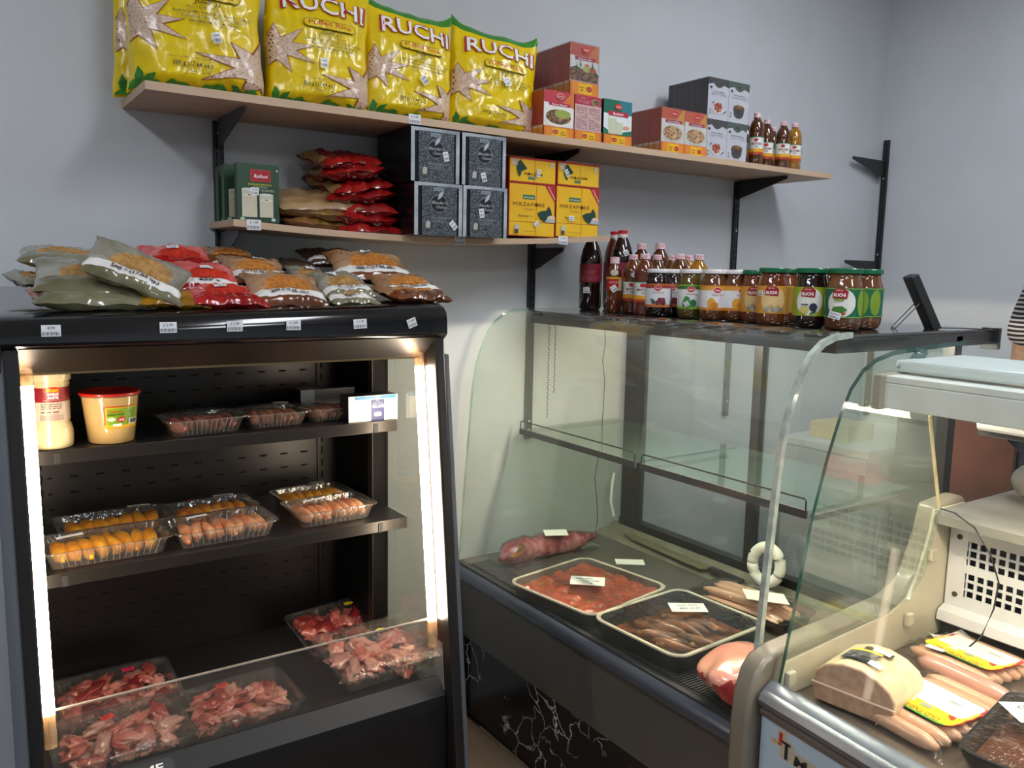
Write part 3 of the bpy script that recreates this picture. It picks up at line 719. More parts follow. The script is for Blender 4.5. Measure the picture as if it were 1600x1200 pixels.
def rice_bag(x, y, wd, hh, th, rz, tilt, lean, seed, label, st_pos, back=False, group='yellow puffed rice bags on the upper shelf'):
    t = thing('rice_bag', label, 'bag', (x, y, SH1T+.002), 0, group)
    t.rotation_euler = (tilt, lean, rz)
    fn0 = pillow_fn(wd, hh, th, seed, .035, .0055, stand=True)
    T = Matrix(((1, 0, 0), (0, 0, -1), (0, 1, 0)))
    fn = lambda s, r, side: T @ (fn0(s, r, side)+Vector((0, hh/2, 0)))
    def mf(s, r):
        v = (r+1)/2
        if v > .935: return 1
        return 0
    body = pillow(fn, [M_YB, M_GRNB], 'film_bag', t, 56, 60, mfn=mf)
    p = Print(pmap(fn, wd, hh, .0016, (0, -1, 0)), seg=.007, step=.0003); W, H = wd, hh; Y0 = -H/2
    e = .98*W/2
    # rice windows
    for (cx, cy, rx, ry, sd, a0) in ((-.44*W, Y0+.43*H, .34*W, .185*H, 11, .2), (.47*W, Y0+.19*H, .46*W, .23*H, 5, .1)):
        o_ = clip(star(cx, cy, rx*1.05, ry*1.045, 9, sd, .47, a0), -e, e, Y0+.05*H, Y0+.9*H); i_ = clip(star(cx, cy, rx, ry, 9, sd, .45, a0), -e, e, Y0+.055*H, Y0+.9*H)
        p.poly(o_, '8a3a1c'); p.poly(i_, M_RICE)
    # green foot with leaves
    wv_ = [(-e+2*e*k/24, Y0+H*(.045+.018*math.sin(k*.9+seed)+.010*math.sin(k*2.1))) for k in range(25)]
    p.poly([(-e, Y0+.004)]+[(e, Y0+.004)]+wv_[::-1], M_GRNB)
    def leaf(cx, cy, L_, wd_, an):
        q = [(0, 0), (.25, .5), (.55, .55), (1, 0), (.55, -.5), (.25, -.45)]
        p.poly([(cx+(x_*L_)*math.cos(an)-(y_*wd_)*math.sin(an), cy+(x_*L_)*math.sin(an)+(y_*wd_)*math.cos(an)) for x_, y_ in q], M_LEAF)
    leaf(-.42*W, Y0+.03*H, .12*H, .05*H, 1.75); leaf(-.40*W, Y0+.03*H, .10*H, .05*H, .75); leaf(-.36*W, Y0+.03*H, .09*H, .04*H, .15); leaf(.30*W, Y0+.02*H, .08*H, .04*H, 2.6)
    # name
    p.text('RUCHI', .02*W, Y0+.76*H, .195*H, 'b01c20', bold=.034, fit=.825*W, arc=.9, ang=-.03); p.text('RUCHI', .02*W, Y0+.762*H, .190*H, 'f4f2ee', bold=.012, fit=.78*W, arc=.9, ang=-.03)
    # pill
    def pill(k): return [(a[0]*1+.06*W, Y0+.665*H+a[1]-.9*a[0]*a[0]) for a in rrect(.50*W+k, .062*H+k, .030*H+k/2, 5)]
    p.poly(pill(.003), '5a4a10'); p.poly(pill(0), M_YB)
    p.text('Puffed Rice', .06*W, Y0+.650*H, .052*H, 'c8401c', bold=.012, fit=.42*W, arc=.9)
    p.text(AR1, .06*W, Y0+.585*H, .048*H, '2a2410', bold=.012, fit=.20*W)
    p.text('Muri / मुरमुरे / Murmura', .06*W, Y0+.545*H, .024*H, '3a3214', fit=.30*W, res=1)
    p.text('Ruchi Riz Soufflé / Ruchi Puffreis / Ruchi Riso Soffiato', .10*W, Y0+.512*H, .024*H, '2a2410', bold=.012, fit=.58*W, res=1)
    p.text('Ruchi Arroz Tufado / Ruchi Arroz Inflado', .10*W, Y0+.482*H, .024*H, '2a2410', bold=.012, fit=.46*W, res=1)
    p.text('(мюсли из риса) / Ryż dmuchany', .11*W, Y0+.452*H, .022*H, '2a2410', bold=.012, fit=.38*W, res=1)
    p.text('Net wt. / Poids Net / Peso Netto / Nettogewicht', -.06*W, Y0+.205*H, .018*H, '3a3214', fit=.34*W, res=1)
    p.text('500 g (17.64 oz.)', -.06*W, Y0+.155*H, .040*H, '241e08', bold=.02, fit=.29*W)
    p.text(AR2, -.02*W, Y0+.115*H, .034*H, '3a3214', fit=.20*W, res=1)
    p.build('printed_front', t)
    if st_pos:
        sticker(pmap(fn, wd, hh, .0040, (0, -1, 0)), t, st_pos[0]*W, Y0+st_pos[1]*H, .019, .024, st_pos[2], lay=26)
    return t
rice_bag(.512, -.135, .30, .335, .125, -.10, -.03, 0, 1, 'yellow puffed rice bag at the left end of the upper shelf', (.12, .36, .25))
rice_bag(.800, -.137, .268, .310, .125, -.06, -.02, .02, 2, 'yellow puffed rice bag second from the left, above the green spice boxes', (-.02, .34, .05))
rice_bag(1.045, -.140, .260, .292, .12, .02, -.02, .05, 3, 'yellow puffed rice bag third from the left, leaning right, above the black tea boxes', (.06, .36, .7))
rice_bag(1.312, -.135, .278, .285, .115, -.10, -.02, .075, 4, 'yellow puffed rice bag beside the orange spice boxes, front face crumpled', (.06, .50, .5))
rice_bag(.478, -.052, .26, .31, .06, -.02, 0, 0, 5, 'yellow puffed rice bag mostly hidden behind the leftmost bag', None)
rice_bag(.925, -.045, .25, .285, .055, 0, 0, 0, 6, 'yellow puffed rice bag seen in the gap between the second and third bags', None)

# ------------------------------------------------------------------ cartons
M_FOOD1 = mat('food_brown', (150, 112, 70), rough=.5, nscale=130, col2=(78, 50, 30), ramp=(.42, .58))
M_FOOD2 = mat('food_tan', (226, 190, 130), rough=.5, nscale=130, col2=(150, 92, 50), ramp=(.42, .58))
M_FOOD3 = mat('food_red', (196, 120, 96), rough=.5, nscale=130, col2=(120, 50, 34), ramp=(.42, .58))
def spice_print(p, w, h, kind):
    if kind == 'green':
        p.rect(-w/2, h*.70, w/2, h, '1d6a52'); p.poly([(w*.15, h*.70), (w/2, h*.70), (w/2, h), (w*.05, h)], '2a7c8c')
        p.rect(-w/2, h*.26, w/2, h*.70, 'dfe6e6'); p.poly([(-w/2, h*.26), (w/2, h*.26), (w/2, h*.38), (w*.25, h*.34), (0, h*.27), (-w*.3, h*.33), (-w/2, h*.40)], '1f7a5c')
        for cx, cw, ch_ in ((-.20, .26, .34), (.06, .20, .27)):
            p.poly([(w*cx-w*cw/2, h*.27), (w*cx+w*cw/2, h*.27), (w*cx+w*cw*.55, h*(.27+ch_)), (w*cx-w*cw*.55, h*(.27+ch_))], 'c9ceb4')
            p.ell(w*cx, h*(.27+ch_), w*cw*.55, h*.012, 'e6ead6')
        p.ell(w*.30, h*.43, w*.12, h*.04, 'd39a84')
        p.rect(-w*.34, h*.66, w*.36, h*.755, 'b8283c'); p.text('Borhani', 0, h*.68, h*.075, 'f6f0ee', bold=.02, fit=w*.36)
        p.ell(0, h*.86, w*.125, h*.062, 'd03a2c'); p.text('PRAN', 0, h*.845, h*.035, 'f4e8e4', bold=.02, fit=w*.16)
    elif kind == 'back':
        p.rect(-w/2, h*.80, w/2, h, 'b03048'); p.rect(-w/2, h*.25, w/2, h*.80, 'd8b4b0')
        p.text('PRAN', -w*.2, h*.93, h*.035, 'e8c8cc', fit=w*.16); p.lines(-w*.4, h*.83, w*.05, h*.90, 3, 'd890a0')
        p.ell(w*.27, h*.88, w*.17, h*.07, 'c8b090'); p.ell(w*.27, h*.88, w*.15, h*.06, M_FOOD1)
        p.lines(-w*.44, h*.28, -w*.03, h*.77, 15, 'a07c80'); p.lines(w*.03, h*.28, w*.44, h*.77, 15, 'a07c80')
    else:
        top = {'haleem': 'c4503a', 'meat': 'be3c48', 'chanachur': 'd2592e'}[kind]
        p.rect(-w/2, h*.74, w/2, h, top); p.poly([(w*.1, h*.74), (w/2, h*.66), (w/2, h), (w*.42, h)], 'd87a38' if kind != 'chanachur' else 'e09a30')
        p.rect(-w/2, h*.26, w/2, h*.76 if kind != 'meat' else h*.74, 'e6e6e0')
        p.poly([(w*.22, h*.75), (w/2, h*.66), (w/2, h*.80), (w*.3, h*.80)], 'd87a38' if kind != 'chanachur' else 'e09a30')
        p.rect(-w*.34, h*.685, w*.38, h*.755, 'b02848')
        nm = {'haleem': 'Haleem Mix', 'meat': 'Roast Masala', 'chanachur': 'Chatpati Masala'}[kind]
        p.text(nm, .02*w, h*.70, h*.048, 'f2e4e4', bold=.02, fit=w*.5)
        if kind == 'haleem':
            p.poly([(-w/2, h*.28), (w/2, h*.28), (w/2, h*.45), (w*.3, h*.52), (0, h*.50), (-w*.3, h*.56), (-w/2, h*.52)], M_FOOD1)
            p.ell(w*.08, h*.53, w*.15, h*.07, 'b8c070'); p.ell(w*.28, h*.52, w*.11, h*.06, 'c05a38'); p.ell(w*.08, h*.60, w*.08, h*.025, 'c8603c')
            for a, b_ in ((-.15, .62), (-.28, .55), (.27, .61), (.40, .47)): p.poly([(w*a-w*.03, h*b_-.012), (w*a+w*.04, h*b_-.006), (w*a, h*b_+.012)], '3c5a34')
        elif kind == 'meat':
            p.ell(-w*.02, h*.44, w*.47, h*.19, 'eceae2'); p.ell(-w*.02, h*.46, w*.42, h*.155, M_FOOD1); p.poly(ell(w*.12, h*.53, w*.27, h*.09, 16), '9aab50')
            for a in (-.2, -.05, .1): p.quad(w*a, h*.44, w*.2, h*.008, a*4, 'caa880')
        else:
            p.ell(0, h*.45, w*.45, h*.19, 'dcdcc8'); p.ell(-w*.02, h*.47, w*.41, h*.155, M_FOOD2)
        p.ell(w*.03, h*.89, w*.13, h*.062, 'd04838' if kind != 'meat' else 'f0c8c0'); p.ell(w*.03, h*.89, w*.115, h*.052, 'c43a34'); p.text('PRAN', w*.03, h*.875, h*.032, 'f4e8e4', bold=.02, fit=w*.16)
    if kind in ('haleem', 'chanachur'):
        p.rect(-w/2, 0, w/2, h*.26, 'd8742e'); p.rect(-w*.44, h*.03, w*.44, h*.235, 'd98a2c'); p.rect(-w*.22, h*.03, w*.26, h*.235, 'e6b422'); p.ell(w*.16, h*.135, w*.10, h*.055, 'b8342c'); p.text('মশলা', w*.16, h*.122, h*.03, 'f0c0b8', fit=w*.12)
        p.text('Recipe', -w*.10, h*.145, h*.035, '5c4418', bold=.03, fit=w*.17); p.text('Mix', -w*.10, h*.09, h*.035, '5c4418', bold=.03, fit=w*.10)
    else:
        p.rect(-w/2, 0, w/2, h*.25, 'd8742e'); p.rect(-w*.44, h*.03, w*.44, h*.225, 'd98a2c'); p.rect(-w*.22, h*.03, w*.26, h*.225, 'e6b422'); p.ell(-w*.13, h*.14, w*.10, h*.045, 'b8342c'); p.text('PRAN', -w*.13, h*.125, h*.03, 'f0d0c8', fit=w*.13)
        p.text('Spice', w*.12, h*.14, h*.036, '5c4418', bold=.03, fit=w*.13); p.text('Powder', w*.12, h*.085, h*.036, '5c4418', bold=.03, fit=w*.19)
M_WRAP = clear('shrink_wrap', (240, 240, 242), refl=.75, haze=.045, hazecol=(220, 220, 225), bump=.5, bscale=26)
def carton(x, y, z, w, d, h, kind, sidecol, label, cat='box', group=None, printed=True, name='spice_box'):
    t = thing(name, label, cat, (x, y, z), 0, group)
    rbox(w, d, h, mat('carton_'+sidecol, sidecol, rough=.35, noise_amt=.06, nscale=20), 'carton', t, bevel=.0008)
    if printed:
        p = Print(front(-.0003)); spice_print(p, w, h, kind); p.build('printed_front', t)
        q = Print(leftside(-w/2-.0002))
        if sidecol == '2b2a2b': pass
        else:
            q.rect(.001, .0, d-.001, h*.22, 'd8902c'); q.rect(.001, h*.22, d-.001, h*.27, 'd8c0a0')
        q.build('printed_side', t)
    return t
BD = .026
ORD = ['', 'second', 'third', 'fourth', 'fifth', 'sixth', 'seventh', 'eighth']
def carton_row(x, y, z, w, h, kind, sidecol, nm, n, group, front_label):
    a = carton(x, y, z, w, BD-.0006, h, kind, sidecol, front_label, group=group)
    for k in range(1, n):
        clone(a, (x, y+BD*k, z), 0, label=ORD[k]+' '+nm)
    return a
YF = -.232
carton_row(1.490, YF, SH1T, .108, .134, 'meat', 'a83c28', 'orange box from the front in the row behind the roast spice box', 7, 'orange boxes beside the last yellow bag', 'orange spice box showing a bowl of meat with lime slices, next to the yellow bags')
z2 = SH1T+.135
carton_row(1.588, YF+.012, z2, .106, .145, 'haleem', 'a83c28', 'orange box from the front in the uppermost wrapped row', 7, 'stacked uppermost orange boxes', 'orange recipe mix box with a heap of stew, uppermost of the orange boxes')
carton_row(1.5985, YF, SH1T, .100, .134, 'back', 'b04038', 'box from the front in the row behind the pink-backed box', 5, 'boxes behind the turned spice box', 'spice box turned to its pink printed back, between two other boxes')
carton(1.712, YF-.002, SH1T, .112, .03, .136, 'green', '101414', 'green and white drink spice box with two glasses, standing alone right of the pink-backed box')
for x, sd, lb in ((1.948, 'left', 'orange spice box with a bowl of snack mix, left one of the wrapped pair'), (2.052, 'right', 'orange spice box with a bowl of snack mix, right one of the wrapped pair')):
    carton_row(x, YF+.002, SH1T, .102, .142, 'chanachur', 'b04428', 'orange box from the front in the %s column of the snack mix pair' % sd, 6, 'wrapped snack spice boxes behind the front pair', lb)
def wrap(name, label, x0, x1, y0, y1, z0, z1, parent=None):
    o = MB().box(x0, x1, y0, y1, z0, z1).build(name, M_WRAP, None, bevel=.002)
    tag(o, label, 'plastic wrap'); return o
wrap('shrink_wrap', 'clear shrink wrap around the uppermost orange boxes', 1.588-.0555, 1.588+.0555, YF+.009, YF+.012+7*BD+.001, z2-.0001, z2+.1475)
wrap('shrink_wrap', 'clear shrink wrap around the orange snack spice pair', 1.948-.0535, 2.052+.0535, YF-.001, YF+.002+6*BD+.001, SH1T, SH1T+.1445)
# black and white boxes, two by two
def bw_print(p, w, h, k):
    dark = '3a3638' if k == 0 else '3e5a4a'
    p.rect(-w/2, 0, w/2, h, 'd8dae0'); p.poly([(-w/2, h), (w/2, h), (w/2, h*.80), (w*.25, h*.85), (w*.14, h*.80), (0, h*.77), (-w*.14, h*.80), (-w*.25, h*.87), (-w/2, h*.83)], dark)
    p.ell(0, h*.85, w*.17, h*.08, dark); p.ell(0, h*.875, w*.10, h*.045, '6a5e48'); p.ell(0, h*.875, w*.085, h*.037, '2a2828')
    p.ell(-w*.38, h*.76, w*.06, h*.035, '1c1c1e')
    p.text('Tandoori Masala' if k == 0 else 'Beef Kala Bhuna', 0, h*.66, h*.045, '3a3a44', bold=.01, fit=w*.6); p.lines(-w*.35, h*.57, w*.35, h*.64, 3, 'a8aab4')
    if k == 0:
        p.ell(0, h*.26, w*.28, h*.13, 'e8e6e0'); p.poly(star(0, h*.30, w*.24, h*.15, 7, 4, .75), M_FOOD3); p.quad(w*.30, h*.20, w*.16, h*.02, .5, '3a2c28'); p.quad(-w*.28, h*.40, w*.14, h*.02, .6, '3a2c28')
    else:
        p.poly([(-w*.27, h*.36), (w*.27, h*.36), (w*.22, h*.18), (w*.10, h*.12), (-w*.10, h*.12), (-w*.22, h*.18)], '2c2c30'); p.ell(0, h*.37, w*.27, h*.075, '2c2c30'); p.ell(0, h*.375, w*.24, h*.06, M_FOOD1)
    p.ell(-w*.40, h*.22, w*.04, h*.022, '7c9a84'); p.ell(-w*.40, h*.14, w*.04, h*.022, '7c9a84')
bw = {}
for ci, x in enumerate((2.150, 2.250)):
    for ri in range(2):
        z = SH1T+ri*.1315
        t = thing('spice_box', ('upper' if ri else 'lower')+' white-fronted spice box with a ' + ('roast chicken' if ci == 0 else 'black bowl')+' picture', 'box', (x, YF+.002, z), 0, 'wrapped white and black spice boxes')
        rbox(.099, BD-.0006, .131, mat('carton_dark', '2b292a', rough=.3, noise_amt=.2, nscale=14, stretch=(1, 8, 1)), 'carton', t, bevel=.0008)
        p = Print(front(-.0003)); bw_print(p, .099, .131, ci); p.build('printed_front', t)
        for k in range(1, 7): clone(t, (x, YF+.002+BD*k, z), 0, label='%s dark box from the front behind the %s white-fronted %s box' % (ORD[k], 'upper' if ri else 'lower', 'roast chicken' if ci == 0 else 'black bowl'))
wrap('shrink_wrap', 'clear shrink wrap around the white and black spice boxes', 2.099, 2.3010, YF-.001, YF+.002+7*BD+.001, SH1T, SH1T+.264)

# ------------------------------------------------------------------ bottles and jars
def liquid(key, col, col2, rough=.08): return mat(key, col, rough=rough, nscale=5, col2=col2, coat=1., ramp=(.3, .7))
L_MUST = liquid('mustard_oil', (92, 48, 8), (58, 28, 6)); L_MUSTL = liquid('mustard_oil_light', (176, 118, 12), (110, 66, 8)); L_DARK = liquid('dark_syrup', (24, 12, 10), (40, 18, 12)); L_BRN = liquid('brown_drink', (112, 50, 22), (70, 30, 14))
M_CAPW = mat('cap_pinkwhite', (232, 206, 210), rough=.4, nscale=220, col2=(206, 120, 130), ramp=(.5, .62)); M_CAPR = mat('cap_red', (190, 24, 34), rough=.3); M_CAPWH = mat('cap_white', (226, 222, 220), rough=.35)
def bottle(x, y, z, s, liq, kind, label, rz, group=None, hs=1.):
    """s scale of radius; kinds: oil, tall, small"""
    t = thing('bottle', label, 'bottle', (x, y, z), rz, group)
    if kind == 'oil':
        r = .029*s; H = .172*hs
        pr = [(r*.86, 0), (r, .006), (r, .020), (r*.95, .026), (r, .032), (r, H*.60), (r*.96, H*.63), (r, H*.66), (r*.97, H*.72), (r*.84, H*.80), (r*.62, H*.86), (r*.42, H*.90), (r*.40, H*.93)]
        MB().lathe(pr, 28).build('bottle_body', liq, t, smooth='all')
        MB().lathe([(r*.50, H*.915), (r*.50, H*.93), (r*.46, H*.932), (r*.46, H*.995), (r*.42, H), (.0001, H)], 24).build('cap', M_CAPW, t, smooth=True)
        p = Print(cyl(r), seg=.008); a = r*PI*.98
        for u0 in (-a, ):
            p.rect(-a, H*.22, a, H*.55, 'e6e8e2'); p.rect(-a, H*.22, a, H*.27, 'b83a1c'); p.rect(-a, H*.265, a, H*.33, 'dfa31e'); p.rect(-a, H*.535, a, H*.55, '1f7a4c')
        p.ell(-r*.1, H*.49, r*.28, H*.032, 'b8242c'); p.text('MUSTARD', 0, H*.40, H*.055, '7c1418', bold=.02, fit=r*1.3); p.text('OIL', 0, H*.355, H*.04, '7c1418', bold=.02); p.lines(r*.9, H*.34, r*1.9, H*.50, 7, '8c8c88'); p.lines(-r*1.9, H*.34, -r*.9, H*.50, 7, '8c8c88')
        p.build('wrap_label', t)
    elif kind == 'tall':
        r = .036*s; H = .245*hs
        pr = [(r*.85, 0), (r, .008), (r, H*.55), (r*.96, H*.58), (r, H*.62), (r*.97, H*.68), (r*.82, H*.78), (r*.60, H*.86), (r*.40, H*.91), (r*.38, H*.94)]
        MB().lathe(pr, 28).build('bottle_body', liq, t, smooth='all')
        MB().lathe([(r*.45, H*.91), (r*.45, H*.955), (.0001, H*.955)], 24).build('neck_ring', M_CAPWH, t, smooth=True)
        MB().lathe([(r*.42, H*.95), (r*.42, H*.995), (r*.38, H), (.0001, H)], 24).build('cap', M_CAPR, t, smooth=True)
        p = Print(cyl(r), seg=.008); a = r*PI*.98; p.rect(-a, H*.36, a, H*.60, '7a1c28'); p.text('RUBY', 0, H*.47, H*.06, 'a85058', bold=.01); p.lines(-r*.8, H*.38, r*.8, H*.45, 3, 'a04850'); p.build('wrap_label', t)
    else:
        r = .0215*s; H = .165*hs
        pr = [(r*.85, 0), (r, .005), (r, H*.50), (r*.93, H*.56), (r*1.0, H*.62), (r*.98, H*.72), (r*.80, H*.80), (r*.55, H*.86), (r*.5, H*.9)]
        MB().lathe(pr, 24).build('bottle_body', liq, t, smooth='all')
        MB().lathe([(r*.62, H*.88), (r*.62, H*.99), (.0001, H)], 24).build('cap', M_CAPW, t, smooth=True)
        p = Print(cyl(r), seg=.008); a = r*PI*.98; p.rect(-a, H*.40, a, H*.64, 'b81c24'); p.rect(r*.6, H*.40, r*1.8, H*.64, 'dcc08c'); p.rect(-a, H*.61, a, H*.64, 'e0b020'); p.text('RADHUNI', -r*.1, H*.53, H*.05, 'f0d0c0', fit=r*1.2); p.ell(0, H*.72, r*.5, H*.055, 'c8c4b4'); p.build('wrap_label', t)
    return t
# on the upper shelf
for k, (u, yy, lq, hs) in enumerate([(1164, -.12, L_MUST, 1), (1181, -.205, L_MUST, 1.06), (1197, -.165, L_MUST, 1.03), (1206, -.10, L_MUST, 1.0), (1223, -.20, L_MUST, 1.0), (1241, -.205, L_MUSTL, 1.0)]):
    q = at(u, 225, 'y', yy)
    bottle(q.x, yy, SH1T+.0003, .90, lq, 'oil', ['dark mustard oil bottle half hidden behind the white spice boxes', 'front mustard oil bottle nearest the white spice boxes', 'mustard oil bottle third from the left on the upper shelf', 'mustard oil bottle standing behind the upper shelf group, near the wall', 'amber mustard oil bottle second from the right on the upper shelf', 'light golden mustard oil bottle, last on the upper shelf'][k], -.75, 'mustard oil bottles on the upper shelf', hs=hs*1.0)
# on the counter
TZ1 = TZ+.0006
BT = [  # u, x, y-frame v for centre, kind, scale, height scale, liquid, label
    (923, 1.68, 'tall', 1.0, .99, L_DARK, 'big dark bottle cut by the end of the lower shelf, leftmost on the counter'),
    (958, 1.80, 'tall', .92, 1.04, L_BRN, 'big red-capped brown bottle behind the other red-capped one'),
    (971, 1.74, 'tall', 1.0, 1.03, L_DARK, 'big red-capped dark bottle with a white price sticker on its shoulder'),
    (960, 1.585, 'small', 1.05, 1., L_BRN, 'slim brown bottle with a red label in front of the big dark bottles'),
    (989, 1.62, 'oil', .95, 1., L_BRN, 'brown oil bottle left of its twin, behind the plum jar'),
    (1007, 1.575, 'oil', 1.0, 1.0, L_BRN, 'brown oil bottle directly left of the plum jar'),
    (1001, 1.78, 'oil', 1.1, 1.23, L_MUST, 'taller oil bottle rising behind the left pair of oil bottles'),
    (1030, 1.76, 'oil', 1.1, 1.22, L_MUST, 'taller amber oil bottle rising behind the plum jar'),
    (1026, 1.66, 'oil', .95, 1.0, L_MUST, 'dark oil bottle directly behind the plum jar'),
    (1049, 1.72, 'oil', .9, 1.0, L_MUST, 'oil bottle partly hidden, behind the second plum jar'),
    (1061, 1.67, 'oil', 1.0, 1.01, L_MUST, 'dark amber oil bottle behind the green-labelled jar'),
    (1075, 1.74, 'oil', .9, 1.0, L_MUSTL, 'golden oil bottle behind the darker one near the green-labelled jar'),
    (1091, 1.68, 'oil', 1.0, 1.0, L_MUSTL, 'golden oil bottle at the right end of the oil bottle group')]
for u, X, kind, s, hs, lq, lb in BT:
    X += .05
    q = at(u, 430, 'x', X)
    t = bottle(X, q.y, TZ1, s, lq, kind, lb, -math.atan2(X, q.y+2.2), 'bottles standing on the glass counter', hs=hs)
    if u == 971: sticker(cyl(.036*.9), t, .012, .245*.74, .016, .018, .5, lay=9)
    if u == 923: sticker(cyl(.036), t, -.012, .062, .02, .018, 0, lay=9)
    if u == 960: sticker(cyl(.0226), t, .0, .072, .017, .018, .6, lay=12)
    if u == 989: sticker(cyl(.0275), t, .004, .112, .013, .016, .7, lay=9)
M_JGL = clear('jar_glass', (235, 240, 236), refl=1.2)
M_JLW = mat('lid_white', (224, 222, 222), rough=.3, nscale=150, col2=(196, 180, 182), ramp=(.55, .62)); M_JLG = mat('lid_green', (20, 100, 66), rough=.25, noise_amt=.15, nscale=60)
JC = {'plum': liquid('j_plum', (40, 16, 14), (22, 8, 8)), 'olive': liquid('j_olive', (104, 84, 30), (70, 60, 24)), 'mango': liquid('j_mango', (112, 66, 28), (80, 42, 18)), 'chilli': liquid('j_chilli', (96, 34, 18), (120, 70, 28)), 'black': liquid('j_black', (20, 10, 10), (40, 20, 14)), 'brown': liquid('j_brown', (120, 76, 42), (92, 54, 30))}
def jar(u, X, kind, lid, label, group, s=1.0, spin=0., stk=None):
    X += .05
    q = at(u, 450, 'x', X); rz = -math.atan2(X, q.y+2.2)+spin
    t = thing('pickle_jar', label, 'jar', (X, q.y, TZ1), rz, group)
    r = .035*s; H = .132 if s <= 1.0 else .137
    pr = [(r*.72, 0), (r*.88, .003), (r*.98, .012), (r, .020), (r, H*.64), (r*.97, H*.70), (r*.88, H*.79), (r*.82, H*.85), (r*.82, H*.92)]
    MB().lathe(pr, 32).build('jar_body', JC[kind], t, smooth='all')
    MB().lathe([(r*.86, H*.905), (r*.93, H*.91), (r*.94, H*.93), (r*.93, H*.975), (r*.88, H*.99), (r*.80, H*.985), (.0001, H*.985)], 32).build('lid', M_JLW if lid == 'w' else M_JLG, t, smooth=True)
    p = Print(cyl(r), seg=.007); a = r*PI*.99; z0, z1 = H*.20, H*.68
    if lid == 'w':
        band = {'plum': 'd87c3c', 'olive': '9cc040', 'mango': 'e08c2c'}[kind]; b2 = {'plum': 'b04a3a', 'olive': '3c7a34', 'mango': 'e0a040'}[kind]
        p.rect(-a, z0, a, z1, 'e8e8ea'); p.rect(-a, z0, a, z0+.007, band); p.rect(-a, z1-.012, a, z1, b2); p.rect(-a, z1-.003, a, z1, band)
        p.ell(0, z1-.012, .0105, .0075, 'f2ecec'); p.ell(0, z1-.012, .0095, .0066, 'c4202c'); p.text('PRAN', 0, z1-.0145, .0058, 'f4e8e8', bold=.03, fit=.012)
        nm = {'plum': 'PLUM PICKLE', 'olive': 'Olive Pickle', 'mango': 'Mango Pickle'}[kind]
        p.text(nm, .002, z1-.026, .006, 'b0404c', fit=.03)
        if kind == 'plum':
            for i, (dx, dz) in enumerate(((.0, .012), (.009, .014), (.016, .012), (.006, .020), (.014, .020))): p.ell(dx, z0+dz, .0062, .0062, ('7c3038', '8c3a40', '6a2a34')[i % 3])
            p.ell(-.010, z0+.014, .004, .006, '2e4a36'); p.ell(-.014, z0+.020, .004, .003, '3e6a4a')
        elif kind == 'olive':
            for i, (dx, dz) in enumerate(((-.014, .014), (-.004, .012), (.006, .016), (-.010, .024))): p.ell(dx, z0+dz, .008, .0095, ('3c8a4c', '5aa45c', '2c7440')[i % 3])
        else:
            p.ell(-.014, z0+.018, .010, .014, 'e2a234'); p.ell(-.006, z0+.013, .009, .008, 'd88820')
        p.rect(a*.45, z0, a*.62, z1-.012, 'c0c6cc'); p.lines(a*.46, z0+.004, a*.61, z1-.014, 8, '8a8e96')
        p.rect(a*.47, z0+.002, a*.58, z0+.012, '2c4a70')
    else:
        base = {'chilli': 'd89a3c', 'black': '9aac2c', 'brown': '176a4a'}[kind]
        p.rect(-a, z0, a, z1, base); p.poly([(x-.001, z+ (z0+z1)/2) for x, z in ell(.002, 0, r*.78, (z1-z0)*.47)], 'e6e4dc' if kind != 'chilli' else 'e4c488')
        if kind == 'brown':
            for c_ in (r*1.25, r*2.0, -r*1.4): p.ell(c_, (z0+z1)/2, r*.34, (z1-z0)*.44, '7c9c2c')
            p.rect(-a, z1-.003, a, z1-.001, '8cb03c'); p.rect(-a, z0+.001, a, z0+.003, '8cb03c')
        else:
            p.rect(r*1.0, z0+.003, r*1.7, z1-.003, 'b08830' if kind == 'chilli' else '8a9c30')
        p.poly([(-.0175, z1-.022), (.012, z1-.024), (.014, z1-.008), (.006, z1-.001), (-.012, z1-.001), (-.0175, z1-.008)], '9c1c28')
        p.text('BDFOOD', -.003, z1-.007, .004, 'f0d0c8', fit=.014, bold=.02); p.text('RUCHI', -.003, z1-.019, .0095, 'f6f0ec', bold=.04, fit=.024)
        if kind == 'black':
            p.ell(.010, z0+.020, .0085, .0095, '24303a'); p.ell(-.008, z0+.013, .009, .009, 'c8bc60'); p.quad(.010, z0+.008, .014, .004, .4, '3a5a34'); p.quad(-.008, z0+.026, .016, .003, .0, '4a5a60')
        elif kind == 'brown':
            p.poly([(-.018, z0+.016), (.004, z0+.010), (.014, z0+.018), (.004, z0+.026), (-.014, z0+.024)], '3c7a2c'); p.rect(-.014, z1-.028, .006, z1-.0235, '7a9a2c'); p.quad(.006, z0+.010, .008, .005, 0, 'b04030')
        else:
            for i in range(7): p.ell(-.012+.005*i, z0+.010+.003*(i % 3), .0045, .0055, ('8c9098', 'b0b0a8', 'c8a060')[i % 3])
    p.build('wrap_label', t)
    if stk: sticker(cyl(r), t, stk[0], H*stk[1], .012 if not stk[3:] else stk[3], .013 if not stk[3:] else stk[4], stk[2], lay=22)
    return t
JG = 'pickle jars on the glass counter'
jar(1050, 1.655, 'plum', 'w', 'plum pickle jar half hidden behind the front plum jar', JG, s=.97)
jar(1028, 1.59, 'plum', 'w', 'plum pickle jar at the front left end of the jar row', JG)
jar(1080, 1.60, 'olive', 'w', 'white-lidded jar with green label and a crooked white price sticker', JG, stk=(-.009, .30, .5))
jar(1116, 1.60, 'mango', 'w', 'white-lidded mango pickle jar with orange label at the front', JG, spin=.25)
jar(1150, 1.64, 'mango', 'w', 'white-lidded mango jar set back between the front mango jar and the green-lidded ones', JG, s=.97, spin=.5)
jar(1180, 1.645, 'chilli', 'g', 'green-lidded jar with tan label, left one of the tan pair', JG)
